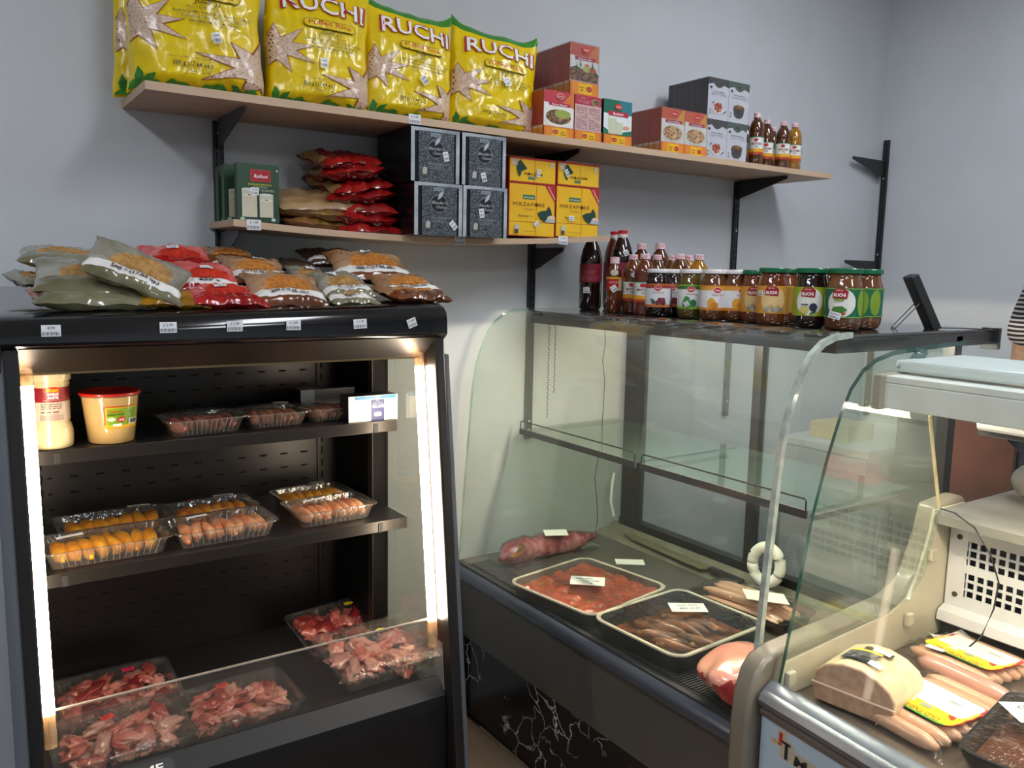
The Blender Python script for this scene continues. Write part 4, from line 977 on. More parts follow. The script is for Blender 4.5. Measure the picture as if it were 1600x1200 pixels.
jar(1208, 1.60, 'chilli', 'g', 'green-lidded jar with tan label, in front of its twin', JG, s=1.06, stk=(-.026, .55, 0))
jar(1226, 1.70, 'chilli', 'g', 'green-lidded jar turned to its tan side, behind the tan pair', JG, s=1.03, spin=-1.0)
jar(1268, 1.60, 'black', 'g', 'green-lidded black olive jar with lime green label', JG, s=1.1, spin=-.1)
jar(1287, 1.76, 'chilli', 'g', 'green-lidded jar hidden behind the black olive and green jars', JG, s=1.05, spin=-.8)
jar(1320, 1.60, 'brown', 'g', 'green-lidded jar with dark green label and a price sticker, nearest the scale display', JG, s=1.12, spin=-.15, stk=(-.010, .24, -.2, .024, .015))
jar(1352, 1.70, 'brown', 'g', 'green-lidded jar turned to its green side at the far right of the row', JG, s=1.12, spin=-1.35)

# ================================================================== GOODS: LOWER SHELF
def zs(x): return sag(x)+.0165
# green drink masala boxes
def gbox(x, y, label, rz=0, stk=True):
    t = thing('spice_box', label, 'box', (x, y, zs(x)), rz, 'green drink spice boxes at the left end of the lower shelf')
    w_, h_ = .100, .137
    rbox(w_, .022, h_, mat('carton_green', '27402c', rough=.35, noise_amt=.1), 'carton', t, bevel=.0008)
    p = Print(front(-.0003)); p.rect(-w_/2, 0, w_/2, h_, '2c4a34')
    p.rect(-w_*.18, h_*.70, w_*.30, h_*.90, 'c84038'); p.rect(-w_*.165, h_*.71, w_*.285, h_*.89, 'a81c28'); p.text('Radhuni', w_*.06, h_*.765, h_*.085, 'f0e8e8', bold=.015, fit=w_*.32, slant=.2)
    p.text('BORHANI MASALA', w_*.04, h_*.635, h_*.045, 'b8bc3c', bold=.03, fit=w_*.56); p.text('বোরহানি মসলা', w_*.04, h_*.59, h_*.038, 'd8dccc', fit=w_*.34); p.lines(-w_*.34, h_*.53, w_*.38, h_*.575, 2, 'a8b49c')
    for cx, ww, z1, z2 in ((-.22, .36, .50, .60), (.18, .33, .44, .52)):
        p.poly([(w_*(cx-ww/2), h_*.09), (w_*(cx+ww/2), h_*.09), (w_*(cx+ww/2), h_*.56 if cx < 0 else h_*.48), (w_*(cx-ww/2), h_*.56 if cx < 0 else h_*.48)], 'c8c8b8')
        p.poly([(w_*(cx-ww*.46), h_*.10), (w_*(cx+ww*.46), h_*.10), (w_*(cx+ww*.46), h_*(.45 if cx < 0 else .37)), (w_*(cx-ww*.46), h_*(.45 if cx < 0 else .37))], 'cfcab2')
        p.ell(w_*cx, h_*(.56 if cx < 0 else .48), w_*ww*.5, h_*.022, 'dadccf'); p.ell(w_*cx, h_*(.46 if cx < 0 else .385), w_*ww*.45, h_*.022, 'e2dec6'); p.ell(w_*cx, h_*(.465 if cx < 0 else .39), w_*ww*.14, h_*.010, '5a6a50')
    for a, c_ in ((-.40, 'b0ccb0'), (.34, 'c8d0c4')): p.ell(w_*a, h_*.055, w_*.055, h_*.03, c_)
    p.text('Net Wt. 50g', -.02, h_*.03, h_*.03, 'c8d0c0', fit=w_*.3); p.ell(w_*.44, h_*.90, w_*.022, h_*.016, 'd8dcd8'); p.build('printed_front', t)
    if stk: sticker(front(-.0003), t, -w_*.10, h_*.53, .020, .017, -.05, lay=16)
    return t
gbox(.632, -.188, 'green drink spice box with two white glasses, front one in full view', 0)
gbox(.618, -.130, 'green drink spice box standing just behind the front green one', 0)
gbox(.620, -.070, 'green drink spice box farthest back, nearest the wall rail', 0, stk=False)
# kraft packs
M_KRAFT = mat('kraft_film', (158, 122, 76), rough=.35, nscale=8, col2=(112, 80, 44), bump=.3, bscale=35, coat=.3); M_KRAFTD = mat('kraft_dark', (96, 58, 30), rough=.3, nscale=8, col2=(140, 98, 52), bump=.3, bscale=35, coat=.4); M_GOLD = mat('gold_foil', (206, 176, 92), rough=.2, metal=.6, nscale=40, col2=(120, 88, 30), bump=.6, bscale=50)
def soft_pack(x, y, z, w, h, th, rot, mats, name, label, cat, group, seed, mfn=None, wr=.006, pr=None, nx=26, ny=20):
    t = thing(name, label, cat, (x, y, z), rot, group)
    fn = pillow_fn(w, h, th, seed, .05, wr)
    pillow(fn, mats, 'film_pack', t, nx, ny, mfn=mfn)
    if pr:
        p = Print(pmap(fn, w, h), seg=.008); pr(p, w, h); p.build('printed_face', t)
    return t
z0 = zs(.80)
KG = 'kraft coloured packs beside the green boxes'
soft_pack(.775, -.115, z0+.017, .180, .17, .032, (.06, .02, .1), [M_KRAFTD, M_GOLD], 'snack_pack', 'brown pack with gold foil patch, bottom of the kraft pile', 'pack', KG, 21, lambda s, r: 1 if (r < -.45 and -.1 < s < .5) else 0)
soft_pack(.780, -.120, z0+.044, .18, .17, .034, (.10, .05, -.1), [M_KRAFT, M_GOLD], 'snack_pack', 'brown pack with a small gold window, middle of the kraft pile', 'pack', KG, 22, lambda s, r: 1 if (r < -.55 and .15 < s < .35) else 0)
soft_pack(.790, -.118, z0+.073, .225, .18, .040, (.30, -.06, .05), [mat('kraft_light', (176, 146, 104), rough=.4, nscale=8, col2=(140, 108, 70), bump=.3, bscale=35, coat=.2)], 'snack_pack', 'pale kraft paper pack lying on top of the kraft pile', 'pack', KG, 23)
# red packs, a leaning pile
M_REDF = mat('red_film', (150, 14, 24), rough=.14, nscale=9, col2=(96, 8, 14), coat=.7, bump=.3, bscale=30); M_REDT = mat('red_top', (178, 34, 28), rough=.2, nscale=9, col2=(130, 18, 20), coat=.6)
RG = 'glossy red packs piled beside the black tea boxes'
rl = ['topmost glossy red pack, tilted up to the left', 'second glossy red pack from the top of the pile', 'third glossy red pack from the top', 'fourth glossy red pack from the top', 'fifth glossy red pack from the top', 'sixth glossy red pack from the top', 'lowest glossy red pack on the lower shelf']
for k in range(7):
    zz = zs(.93)+.012+.0290*(6-k)
    x = .925-.010*(6-k)+[.0, .004, .010, .006, .004, -.004, .0][k]
    soft_pack(x, -.120, zz+.002, [.165, .175, .175, .185, .185, .19, .19][k], .17, .031, ([.22, .10, .26, .14, .24, .10, .12][k], [-.10, -.16, -.22, -.14, -.05, .03, .0][k], [.12, -.10, .14, -.06, -.12, .08, 0][k]), [M_REDF, M_REDT, M_KRAFT], 'red_pack', rl[k], 'pack', RG, 31+k, lambda s, r: 2 if (s < -.72 and r > -.6) else (1 if r < -.82 or s < -.6 else 0), wr=.010)
for k, zz in enumerate((.105, .150)):
    soft_pack(.862+.004*k, -.045, zs(.86)+zz, .10, .13, .028, (.1, -.25, .2), [M_REDF, M_KRAFT], 'red_pack', ['red pack end sticking out low behind the red pile, left side', 'red pack end sticking out high behind the red pile, left side'][k], 'pack', RG, 51+k, lambda s, r: 0 if s < -.6 else 1)
# black tea boxes
M_TEAF = mat('tea_foil_black', (46, 50, 56), rough=.3, metal=.2, nscale=420, col2=(140, 150, 158), ramp=(.46, .68), bump=.3, bscale=120)
M_TEAE = mat('tea_silver', (206, 214, 220), rough=.2, metal=.3, nscale=20, col2=(160, 170, 178)); M_TEAB = mat('tea_black', (20, 21, 25), rough=.25)
def tea(x, z, w, h, label, stk, y=-.272):
    t = thing('tea_box', label, 'box', (x, y, z), 0, 'black foil tea boxes')
    rbox(w, .20, h, M_TEAB, 'carton', t, bevel=.002)
    p = Print(front(-.0004)); b_ = w*.075
    p.rect(-w/2, 0, -w/2+b_, h, M_TEAE); p.rect(w/2-b_, 0, w/2, h, M_TEAE); p.rect(-w/2+b_, h*.93, w/2-b_, h, M_TEAE)
    p.rect(-w/2+b_*2, .0, w/2-b_*1.6, h*.94, M_TEAF)
    p.rect(-w*.11, h*.85, w*.11, h*.915, '8c98a0'); p.text('ISPAHANI', 0, h*.865, h*.035, '30363c', fit=w*.19)
    p.ell(0, h*.61, w*.175, h*.165, 'a0acb4', n=32); p.ell(0, h*.61, w*.168, h*.158, '15161a', n=32)
    p.poly([(-.004+x_*1., h*.68+z_) for x_, z_ in [(0, 0), (.003, .013), (.010, .020), (.017, .024), (.016, .015), (.010, .006)]], 'b4c0c4')
    p.text("Blender's", 0, h*.60, h*.085, 'c4ccd0', fit=w*.30, slant=.3); p.text('Choice', w*.03, h*.52, h*.08, 'c4ccd0', fit=w*.20, slant=.3)
    p.text('PREMIUM TEA BAGS', w*.02, h*.325, h*.032, 'b0b8bc', fit=w*.40); p.lines(-w*.14, h*.24, w*.18, h*.30, 2, '7c868c')
    p.poly([(-w*.28, h*.14), (-w*.19, h*.14), (-w*.18, h*.24), (-w*.22, h*.28), (-w*.27, h*.26)], 'b8b8ac'); p.build('printed_front', t)
    sticker(front(-.0004), t, stk[0]*w, stk[1]*h, .0155, .024, stk[2], lay=18)
tea(1.076, sag(1.07)+.0165, .142, .134, 'black foil tea box, lower left of the four', (.30, .21, .75))
tea(1.220, sag(1.22)+.0165, .140, .134, 'black foil tea box, lower right of the four', (-.10, .47, .15))
tea(1.066, sag(1.07)+.1515, .142, .1345, 'black foil tea box, upper left of the four', (.20, .50, .25))
tea(1.214, sag(1.22)+.1515, .138, .1335, 'black foil tea box, upper right of the four', (-.02, .17, .3))
# yellow tea boxes
M_TY = mat('tea_yellow', (240, 200, 44), rough=.3, nscale=6, col2=(236, 172, 36))
def ytea(x, z, w, h, label, turned, stk):
    t = thing('tea_box', label, 'box', (x, -.208, z), 0, 'yellow tea boxes')
    rbox(w, .13, h, mat('tea_red', 'b43424', rough=.3), 'carton', t, bevel=.001)
    p = Print(front(-.0004)); e = .0025
    p.rect(-w/2+e, e, w/2-e, h-e, M_TY)
    if not turned:
        p.rect(-w/2+e, h*.27, w/2-e, h*.275+.0008, 'b43424'); p.rect(w*.08, 0, w*.088, h, 'b05a1c')
        p.poly([(w*.26, h-.001), (w/2-.001, h-.001), (w/2-.001, h*.66)], 'b8242c'); p.text('STRONG', w*.40, h*.845, h*.05, 'f0d0c8', ang=-.95, bold=.02, fit=w*.26)
        p.rect(-w*.21, h*.705, w*.05, h*.785, '2c6c5a'); p.text('ISPAHANI', -w*.08, h*.72, h*.05, 'd8e0c0', bold=.02, fit=w*.22)
        p.text('MIRZAPORE', -w*.08, h*.575, h*.095, '7c4a14', fit=w*.68, spacing=1.15); p.ell(w*.09, h*.605, w*.033, h*.03, '6a2c24'); p.text('TEA BAGS', -w*.08, h*.50, h*.045, '9a6a20', fit=w*.2)
        p.text('Special', -w*.20, h*.375, h*.05, '8a7418', fit=w*.2, bold=.02); p.lines(w*.0-.015, h*.38, w*.0, h*.40, 1, '8a7418')
        p.poly([(w*.10, h*.455), (w*.19, h*.50), (w*.29, h*.51), (w*.345, h*.60), (w*.40, h*.52), (w*.42, h*.42), (w*.36, h*.33), (w*.30, h*.31), (w*.24, h*.30), (w*.16, h*.36)], '24443c')
        p.poly([(w*.27, h*.29), (w*.49, h*.29), (w*.49, h*.40), (w*.44, h*.42), (w*.33, h*.40)], 'b8bcc0'); p.ell(w*.41, h*.385, w*.075, h*.035, 'e6c8a4')
        p.poly([(-w*.38, h*.06), (-w*.30, h*.06), (-w*.28, h*.17), (-w*.30, h*.23), (-w*.36, h*.23), (-w*.39, h*.17)], 'c8c4b0'); p.rect(-w*.38, h*.05, -w*.31, h*.13, '5a4a34')
        p.text('PREMIUM BLACK TEA', -w*.06, h*.09, h*.028, '7c5a18', fit=w*.28)
    else:
        p.rect(w*.03, 0, w*.038, h, 'b05a1c'); p.rect(-w/2, 0, w/2, .004, 'b43424'); p.rect(-w/2, h-.006, w/2, h, 'b43424')
        p.text('MIRZAPORE', 0, h*.42, h*.15, '7c4a14', fit=w*.40, ang=PI, bold=.003); p.ell(-w*.09, h*.36, w*.025, h*.04, '4a2c24'); p.rect(-w*.10, h*.16, w*.04, h*.27, '2c6c5a'); p.text('ISPAHANI', -w*.03, h*.25, h*.07, 'd8e0c0', fit=w*.11, ang=PI)
        p.poly([(-w*.36, h*.55), (-w*.32, h*.30), (-w*.28, h*.22), (-w*.25, h*.44), (-w*.13, h*.56), (-w*.20, h*.72), (-w*.28, h*.90), (-w*.33, h*.80)], '24443c')
        p.poly([(-w*.46, h*.90), (-w*.33, h*.90), (-w*.34, h*.66), (-w*.44, h*.62)], 'b8b0a0'); p.ell(-w*.42, h*.74, w*.05, h*.08, 'e0c090'); p.poly([(w*.36, h*.86), (w*.43, h*.88), (w*.42, h*.66), (w*.36, h*.68)], 'd0ccb8')
    p.build('printed_front', t)
    sticker(front(-.0004), t, stk[0]*w, stk[1]*h, stk[3], stk[4], stk[2], lay=20)
zy = sag(1.5)+.0165
ytea(1.421, zy, .165, .150, 'yellow tea box at lower left, right beside the black foil boxes', False, (.08, .245, .75, .016, .014))
ytea(1.589, zy+.003, .165, .150, 'yellow tea box at lower right, at the end of the lower shelf', False, (-.16, .38, 0, .020, .014))
ytea(1.421, zy+.1505, .165, .072, 'yellow tea box lying upside down on the left yellow box', True, (.10, .42, -.1, .013, .022))
ytea(1.589, zy+.1535, .160, .070, 'yellow tea box lying upside down on the right yellow box', True, (-.30, .52, .5, .014, .022))

# ================================================================== GOODS: ON TOP OF THE CHILLER
M_FILMG = mat('film_olive', (88, 86, 58), rough=.16, nscale=9, col2=(126, 122, 96), coat=.8, bump=.4, bscale=26); M_FILMS = mat('film_silver', (150, 148, 136), rough=.16, nscale=9, col2=(108, 104, 84), coat=.8, bump=.4, bscale=26)
M_SPICE = mat('ground_spice', (198, 128, 48), rough=.6, nscale=90, col2=(150, 88, 30), bump=.4, bscale=220); M_SPICER = mat('chilli_powder', (206, 52, 24), rough=.5, nscale=90, col2=(160, 26, 16)); M_SPICEG = mat('coriander_powder', (180, 138, 78), rough=.6, nscale=90, col2=(140, 100, 50)); M_SPICEY = mat('turmeric_powder', (190, 132, 30), rough=.5, nscale=60, col2=(150, 96, 20))
M_FILMB = mat('film_brown', (128, 72, 36), rough=.18, nscale=9, col2=(92, 50, 26), coat=.7, bump=.4, bscale=26); M_FILMBC = mat('film_brown_clear', (176, 140, 108), rough=.16, nscale=9, col2=(132, 90, 58), coat=.7, bump=.4, bscale=26)
M_FILMR = mat('film_red', (186, 28, 26), rough=.2, nscale=9, col2=(140, 16, 18), coat=.6); M_FILMRC = mat('film_red_clear', (206, 110, 108), rough=.16, nscale=9, col2=(190, 50, 44), coat=.7); M_FILMY = mat('film_yellow', (176, 128, 22), rough=.2, nscale=9, col2=(132, 92, 14), coat=.6); M_BAND = mat('band_white', (226, 224, 220), rough=.25, noise_amt=.05, coat=.5)
M_FILMK = mat('film_dark', (58, 44, 36), rough=.2, nscale=9, col2=(92, 72, 58), coat=.7, bump=.4, bscale=26)
KINDS = {'green': [M_FILMG, M_BAND, M_SPICEG, M_FILMS], 'brown': [M_FILMB, M_BAND, M_SPICE, M_FILMBC], 'red': [M_FILMR, M_FILMR, M_SPICER, M_FILMRC], 'redband': [M_FILMR, M_BAND, M_SPICER, M_FILMRC], 'khaki': [M_FILMG, M_FILMG, M_FILMG, mat('film_redline', (150, 60, 40), rough=.3, coat=.5)], 'yellow': [M_FILMY, M_FILMY, M_SPICEY, M_FILMY], 'dark': [M_FILMK, M_BAND, M_FILMK, M_FILMK]}
def spice_pack(u, v, y, w, h, th, kind, label, tilt=.35, rz=0., ry=0., seed=0, txt=None, band=True, stk=None, wr=.005):
    c = at(u, v, 'y', y); c.z = max(c.z, 1.3553+(y+.012)*.035-.018*(.932-c.x)/.86*min(1, -y/.5)+th*.42+.5*h*math.sin(abs(tilt))*.32)
    def mf(s, r):
        if r < -.74: return 0
        if r < -.40: return 1 if band else 0
        if ((s-.08)/.62)**2+((r-.0)/.48)**2 < 1 or (r < .0 and abs(s) < .6): return 2
        return 3
    t = thing('spice_pack', label, 'pack', tuple(c), (tilt, ry, rz), 'spice packs heaped on the chiller')
    fn = pillow_fn(w, h, th, seed, .05, wr)
    pillow(fn, KINDS[kind], 'film_pack', t, 36, 34, mfn=mf)
    if txt or stk:
        if txt:
            p = Print(pmap(fn, w, h, .0014, (0, 0, 1)), seg=None); p.lay = 4
            p.text(txt, -.02*w, -.325*h, .105*h, '26241f', bold=.03, fit=w*(.5 if len(txt) > 12 else .34)); p.text('Poids net / Net weight / Peso', .0, -.235*h, .045*h, '4a4640', fit=w*.4, res=1)
            p.build('printed_band', t)
        if stk: sticker(pmap(fn, w, h), t, stk[0]*w, stk[1]*h, .026, .014, stk[2], name='price_sticker', lay=8)
    return t
# back ones first: u, v (centre), depth, size
spice_pack(98, 402, -.20, .165, .14, .030, 'green', 'olive green spice pack flat on top of the left pile, against the wall', .20, -.1, .04, 61, band=False)
spice_pack(50, 437, -.24, .075, .12, .022, 'green', 'small silvery pack corner poking out at the far left of the pile', .15, .3, .0, 62, band=False)
spice_pack(150, 441, -.42, .215, .15, .044, 'green', 'big olive spice pack in the middle of the left pile with a brown spice window', .42, -.08, .12, 63, band=False)
spice_pack(140, 472, -.455, .200, .13, .034, 'khaki', 'khaki green pack with a dark red line, bottom of the left pile', .16, .02, .03, 64, band=False)
spice_pack(216, 424, -.46, .185, .125, .034, 'green', 'silvery spice pack with a white 500 g band sloping down to the right', .62, -.15, .40, 65, txt='500 g (17.64 oz.)')
spice_pack(268, 475, -.470, .135, .10, .026, 'yellow', 'mustard yellow pack squeezed under the left pile beside the red packs', .22, 0, .05, 66, band=False)
spice_pack(277, 404, -.22, .150, .12, .030, 'red', 'red chilli powder pack on top of the red stack', .42, .0, .03, 67, band=False, stk=(-.05, .2, 0))
spice_pack(322, 436, -.38, .135, .12, .030, 'redband', 'red chilli powder pack with a white band, middle of the red stack', .50, .0, .05, 68, txt='250 g', stk=(0, .15, 0))
spice_pack(350, 470, -.455, .150, .14, .030, 'red', 'red chilli powder pack at the bottom of the red stack', .24, .0, .03, 69, band=False, stk=(-.05, .05, 0))
spice_pack(356, 402, -.14, .125, .11, .026, 'brown', 'brown spice pack lying near the wall behind the red stack', .35, -.1, .05, 70, band=False)
spice_pack(397, 424, -.28, .145, .12, .032, 'brown', 'brown spice pack with white 200 g band, directly right of the red stack', .50, -.05, .03, 71, txt='200 g (7.05 oz.)', stk=(.1, .32, 0))
spice_pack(445, 460, -.445, .165, .14, .038, 'brown', 'brown spice pack with orange powder window at the front middle', .46, -.03, .03, 72, txt='200 g (7.05 oz.)', stk=(.05, .36, 0))
spice_pack(455, 414, -.12, .105, .11, .020, 'dark', 'dark brown pack lying low in the gap near the wall', .15, 0, 0, 73, band=False)
spice_pack(516, 402, -.12, .150, .12, .028, 'dark', 'dark brown pack with a silvery top near the wall under the shelf', .30, .0, -.02, 74)
spice_pack(480, 430, -.24, .090, .09, .020, 'green', 'small green-brown pack set back between the brown packs', .40, 0, 0, 75, band=False, stk=(.15, .2, 0))
spice_pack(534, 446, -.42, .125, .12, .026, 'green', 'small coriander pack with white band lying on another one', .42, .1, -.03, 76, txt='200 g (7.05 oz.)', stk=(-.1, .3, 0))
spice_pack(542, 468, -.455, .115, .12, .022, 'green', 'small coriander pack at the bottom beside the brown packs', .30, 0, 0, 77, txt='200 g', stk=(-.15, .3, 0))
spice_pack(578, 418, -.28, .205, .15, .042, 'brown', 'big brown spice pack with white 500 g band on top of the right pile', .46, -.05, .03, 78, txt='500 g (17.64 oz.)', stk=(.0, .34, 0))
spice_pack(634, 448, -.40, .150, .14, .032, 'brown', 'brown spice pack with 500 g band in the middle of the right pile', .34, -.02, -.04, 79, txt='500 g (17.64 oz.)')
spice_pack(640, 467, -.445, .150, .15, .026, 'brown', 'dark red-brown pack at the bottom right corner of the pile', .14, .04, .02, 80, band=False)
# ================================================================== GOODS: INSIDE THE CHILLER
M_PASTE = mat('garlic_paste', (206, 188, 142), rough=.25, noise_amt=.06, nscale=10, coat=.9)
t = thing('paste_jar', 'waisted jar of garlic paste with a dark red label on the top chiller shelf', 'jar', (.158, -.355, S1Z+.0003), .0)
r = .040
MB().lathe([(r*.86, 0), (r*.98, .004), (r, .012), (r, .034), (r*.93, .046), (r*.86, .052), (r*.86, .120), (r*.93, .128), (r*.90, .133), (r*.97, .136), (r*.98, .152), (r*.92, .158), (.0001, .158)], 36).build('jar_body', M_PASTE, t, smooth='all')
MB().lathe([(r*.975, .1355), (r*.985, .1365), (r*.985, .152), (r*.93, .1585), (.0001, .159)], 36).build('lid', mat('paste_lid', (214, 200, 160), rough=.25, coat=.5), t, smooth=True)
p = Print(cyl(r*.865), seg=.006); a = r*.86*PI
p.rect(-a, .094, a, .128, '8a1c26'); p.rect(-a, .056, a, .094, 'c8b8a4'); p.ell(.002, .1175, .0155, .007, 'c8401c'); p.ell(.002, .1175, .0145, .0062, 'b82a1c'); p.text('Shan', .002, .1148, .0095, 'f2b824', bold=.05, fit=.021)
p.text('GARLIC', .003, .1075, .0068, 'f4ecea', bold=.05, fit=.020); p.text('PASTE', .003, .1005, .0068, 'f4ecea', bold=.05, fit=.018); p.rect(-.014, .0975, .016, .0982, 'd8a0a0')
p.lines(-.018, .080, .018, .092, 3, '6a5a54'); p.lines(-.018, .072, .014, .078, 1, '6a5a54'); p.poly([(-.02, .058), (.02, .058), (.02, .066), (.006, .072), (-.008, .068), (-.02, .070)], 'a08c80'); p.build('wrap_label', t)
t = thing('paste_tub', 'clear tub of garlic paste with red lid and green label', 'tub', (.268, -.345, S1Z+.0003), .12)
r0, r1_, H = .044, .054, .104
MB().lathe([(r0*.9, 0), (r0, .003), (r1_, H*.93), (r1_, H*.94)], 40).build('tub_body', mat('paste_tub_paste', (200, 168, 110), rough=.22, noise_amt=.05, nscale=8, coat=1.), t, smooth='all')
MB().lathe([(r1_*1.0, H*.925), (r1_*1.05, H*.93), (r1_*1.06, H*.945), (r1_*1.03, H*.97), (r1_, H*.97)], 40).build('rim', clear('tub_rim', (220, 190, 170), refl=2, haze=.3, hazecol=(210, 170, 140)), t, smooth=True)
MB().lathe([(r1_*1.07, H*.958), (r1_*1.08, H*.965), (r1_*1.075, H*1.00), (r1_*1.0, H*1.015), (r1_*.93, H*1.0), (r1_*.90, H*.995), (.0001, H*.992)], 40).build('lid', mat('tub_lid_red', (200, 34, 22), rough=.3, coat=.3), t, smooth=True)
def tubmap(u, v, h):
    rr = r0+(r1_-r0)*v/(H*.93)+h; return (rr*math.sin(u/.049), -rr*math.cos(u/.049), v)
p = Print(tubmap, seg=.006); p.rect(-.026, .033, .044, .079, 'd2581c'); p.rect(-.026, .033, .044, .040, 'e8a818'); p.rect(-.022, .038, .043, .0765, 'e8c818'); p.rect(-.020, .040, .042, .075, '86b028')
p.text('Oriental', -.006, .0665, .0065, 'c8401c', bold=.03, fit=.024); p.text('GARLIC PASTE', -.004, .060, .0058, '2a4a14', bold=.03, fit=.031); p.ell(-.012, .0525, .0075, .0042, 'e8e0d0'); p.ell(.006, .0515, .0082, .0058, 'c83420'); p.text('1KG', .006, .0492, .0058, 'f4e8e0', bold=.04, fit=.010)
p.lines(.018, .055, .038, .071, 6, '5a8020'); p.rect(.020, .041, .041, .052, 'e8e8e4')
for k in range(14): p.rect(.0225+.00125*k, .0425, .0225+.00125*k+(.0007 if k % 3 else .0011), .051, '3a3a3a', lay=p.lay+1)
p.rect(-.010, .0375, .006, .0435, 'f0eee6'); p.build('printed_label', t)

M_CLR = clear('clear_plastic', (236, 238, 236), refl=2.2, haze=.07, hazecol=(220, 215, 205), bump=.35, bscale=40)
M_RIB = clear('tray_rib', (222, 220, 214), refl=3.0, haze=.18, hazecol=(235, 225, 210))
M_FILM = clear('cling_film', (242, 243, 242), refl=1.0, haze=.015, hazecol=(225, 220, 215), bump=.9, bscale=34)
def tray_shell(t, w, d, h, ribs=10, flare=.012, mat_=None):
    """ribbed clear tray, origin at its bottom centre"""
    b = MB(); n = 6
    o_ = rrect(w, d, .018, n); i_ = rrect(w-2*flare, d-2*flare, .014, n); N_ = len(o_)
    for pts, z in ((i_, .0008), (o_, h), (rrect(w+.012, d+.012, .022, n), h+.0005), (rrect(w+.012, d+.012, .022, n), h-.003)):
        for x, y in pts: b.v.append(Vector((x, y, z)))
    for L_ in range(3):
        for k in range(N_):
            k2 = (k+1) % N_; b.face((L_*N_+k, L_*N_+k2, (L_+1)*N_+k2, (L_+1)*N_+k))
    b.face(list(range(N_))[::-1]); b.build('tray', mat_ or M_CLR, t, smooth=True)
    b = MB()
    for k in range(ribs):
        x = -w/2+.022+(w-.044)*k/(ribs-1)
        for s in (-1, 1): b.tube([(x*(1-2*flare/w), s*(d/2-flare+.0005), .003), (x, s*(d/2+.001), h-.002)], .0011, 5)
    o = b.build('tray_ribs', M_RIB, t); o['kind'] = 'stuff'
def lid_film(t, w, d, h, dome=.008, seed=0, nx=22, ny=16, m_=None, name='lid_film', amp=.0014):
    off = Vector((seed*3.7, 1.3, seed))
    def fn(i, j):
        x = (i-.5)*w; y = (j-.5)*d; e = (1-abs(2*i-1)**3)*(1-abs(2*j-1)**3)
        return (x, y, h+dome*max(0, e)**.6+amp*noise.noise(Vector((x*45, y*45, 0))+off)*(.3+max(0, e)))
    MB().grid(nx, ny, fn).build(name, m_ or M_FILM, t, smooth='all')
def lid_map(t, w, d, h, dome):
    def mp(u, v, hh):
        i, j = u/w+.5, v/d+.5; e = max(0, (1-abs(2*i-1)**3)*(1-abs(2*j-1)**3)); return (u, v, h+dome*e**.6+.0022+hh)
    return mp
M_SAM = mat('golden_pastry', (228, 160, 52), rough=.45, nscale=30, col2=(190, 96, 22), bump=.5, bscale=70); M_SAMY = mat('yellow_pastry', (236, 170, 36), rough=.4, nscale=26, col2=(208, 124, 20), bump=.4, bscale=70)
M_CHK = mat('marinated_chicken', (214, 112, 60), rough=.3, nscale=26, col2=(236, 178, 132), bump=.5, bscale=60, coat=.5); M_RAWP = mat('raw_pink', (206, 138, 124), rough=.25, nscale=36, col2=(168, 78, 66), bump=.4, bscale=60, coat=.6)
M_KEB = mat('kebab_meat', (186, 110, 84), rough=.4, nscale=60, col2=(214, 150, 120), bump=.4, bscale=90)
def food_tray(u, v, y, zsurf, w, d, h, rz, food, npc, label, group, seed, stickers=(), ribs=10, name='food_tray', cat='tray'):
    c = at(u, v, 'y', y)
    t = thing(name, label, cat, (c.x, y, zsurf+.0004), rz, group)
    tray_shell(t, w, d, h, ribs)
    R = random.Random(seed)
    rows = 2 if npc > 8 else 1; per = npc//rows
    for rr in range(rows):
        for k in range(per):
            x = -w/2+.019+(w-.038)*(k+.5)/per; yy = 0 if rows == 1 else (-d*.21, d*.21)[rr]
            sx = (w-.02)/per*.60; sy = d*(.45 if rows == 1 else .22)
            MB().blob((x, yy, .002+h*.46), sx, sy, h*.50, seed+k+rr*20, .16, 1.3, 2, rot=Matrix.Rotation(R.uniform(-.25, .25), 3, 'Z')).build('food_piece', food, t, smooth='all')
    lid_film(t, w, d, h+.001, .010, seed)
    mp = lid_map(t, w, d, h+.001, .010)
    for (x, yy, ww, hh, a, kind) in stickers:
        p = Print(mp, seg=.01)
        if kind == 'w': p.quad(x, yy, ww, hh, a, 'ecebe6'); p.lay += 1; [p.quad(x+(-.35+.1*k)*ww, yy, ww*.03, hh*.35, a, '77777a', lay=p.lay) for k in range(7)]
        else:
            p.poly([(x+q[0], yy+q[1]) for q in ell(0, 0, ww/2, hh/2, 16)], {'y': 'e8d020', 'r': 'd02a30', 'g': '2c7a3c', 'p': 'd81c5c'}[kind]); p.text({'y': '4.50', 'r': '3.50', 'g': '3.50', 'p': '3.50'}[kind], x, yy-hh*.2, hh*.55, '241c14', bold=.02, fit=ww*.6)
        p.build('price_sticker', t)
    return t
G1 = 'small meat trays on the top chiller shelf'
food_tray(314, 660, -.325, S1Z, .165, .115, .036, .08, M_RAWP, 6, 'clear ribbed tray of raw meat skewers, leftmost on the top chiller shelf', G1, 101, ribs=12)
food_tray(424, 650, -.315, S1Z, .145, .110, .034, .04, M_KEB, 6, 'clear ribbed tray of kebabs in the middle of the top chiller shelf', G1, 102, [(.03, .02, .035, .018, .1, 'w')], ribs=10)
food_tray(508, 643, -.30, S1Z, .125, .105, .032, .02, M_KEB, 5, 'clear ribbed tray of kebabs beside the butter boxes', G1, 103, ribs=8)
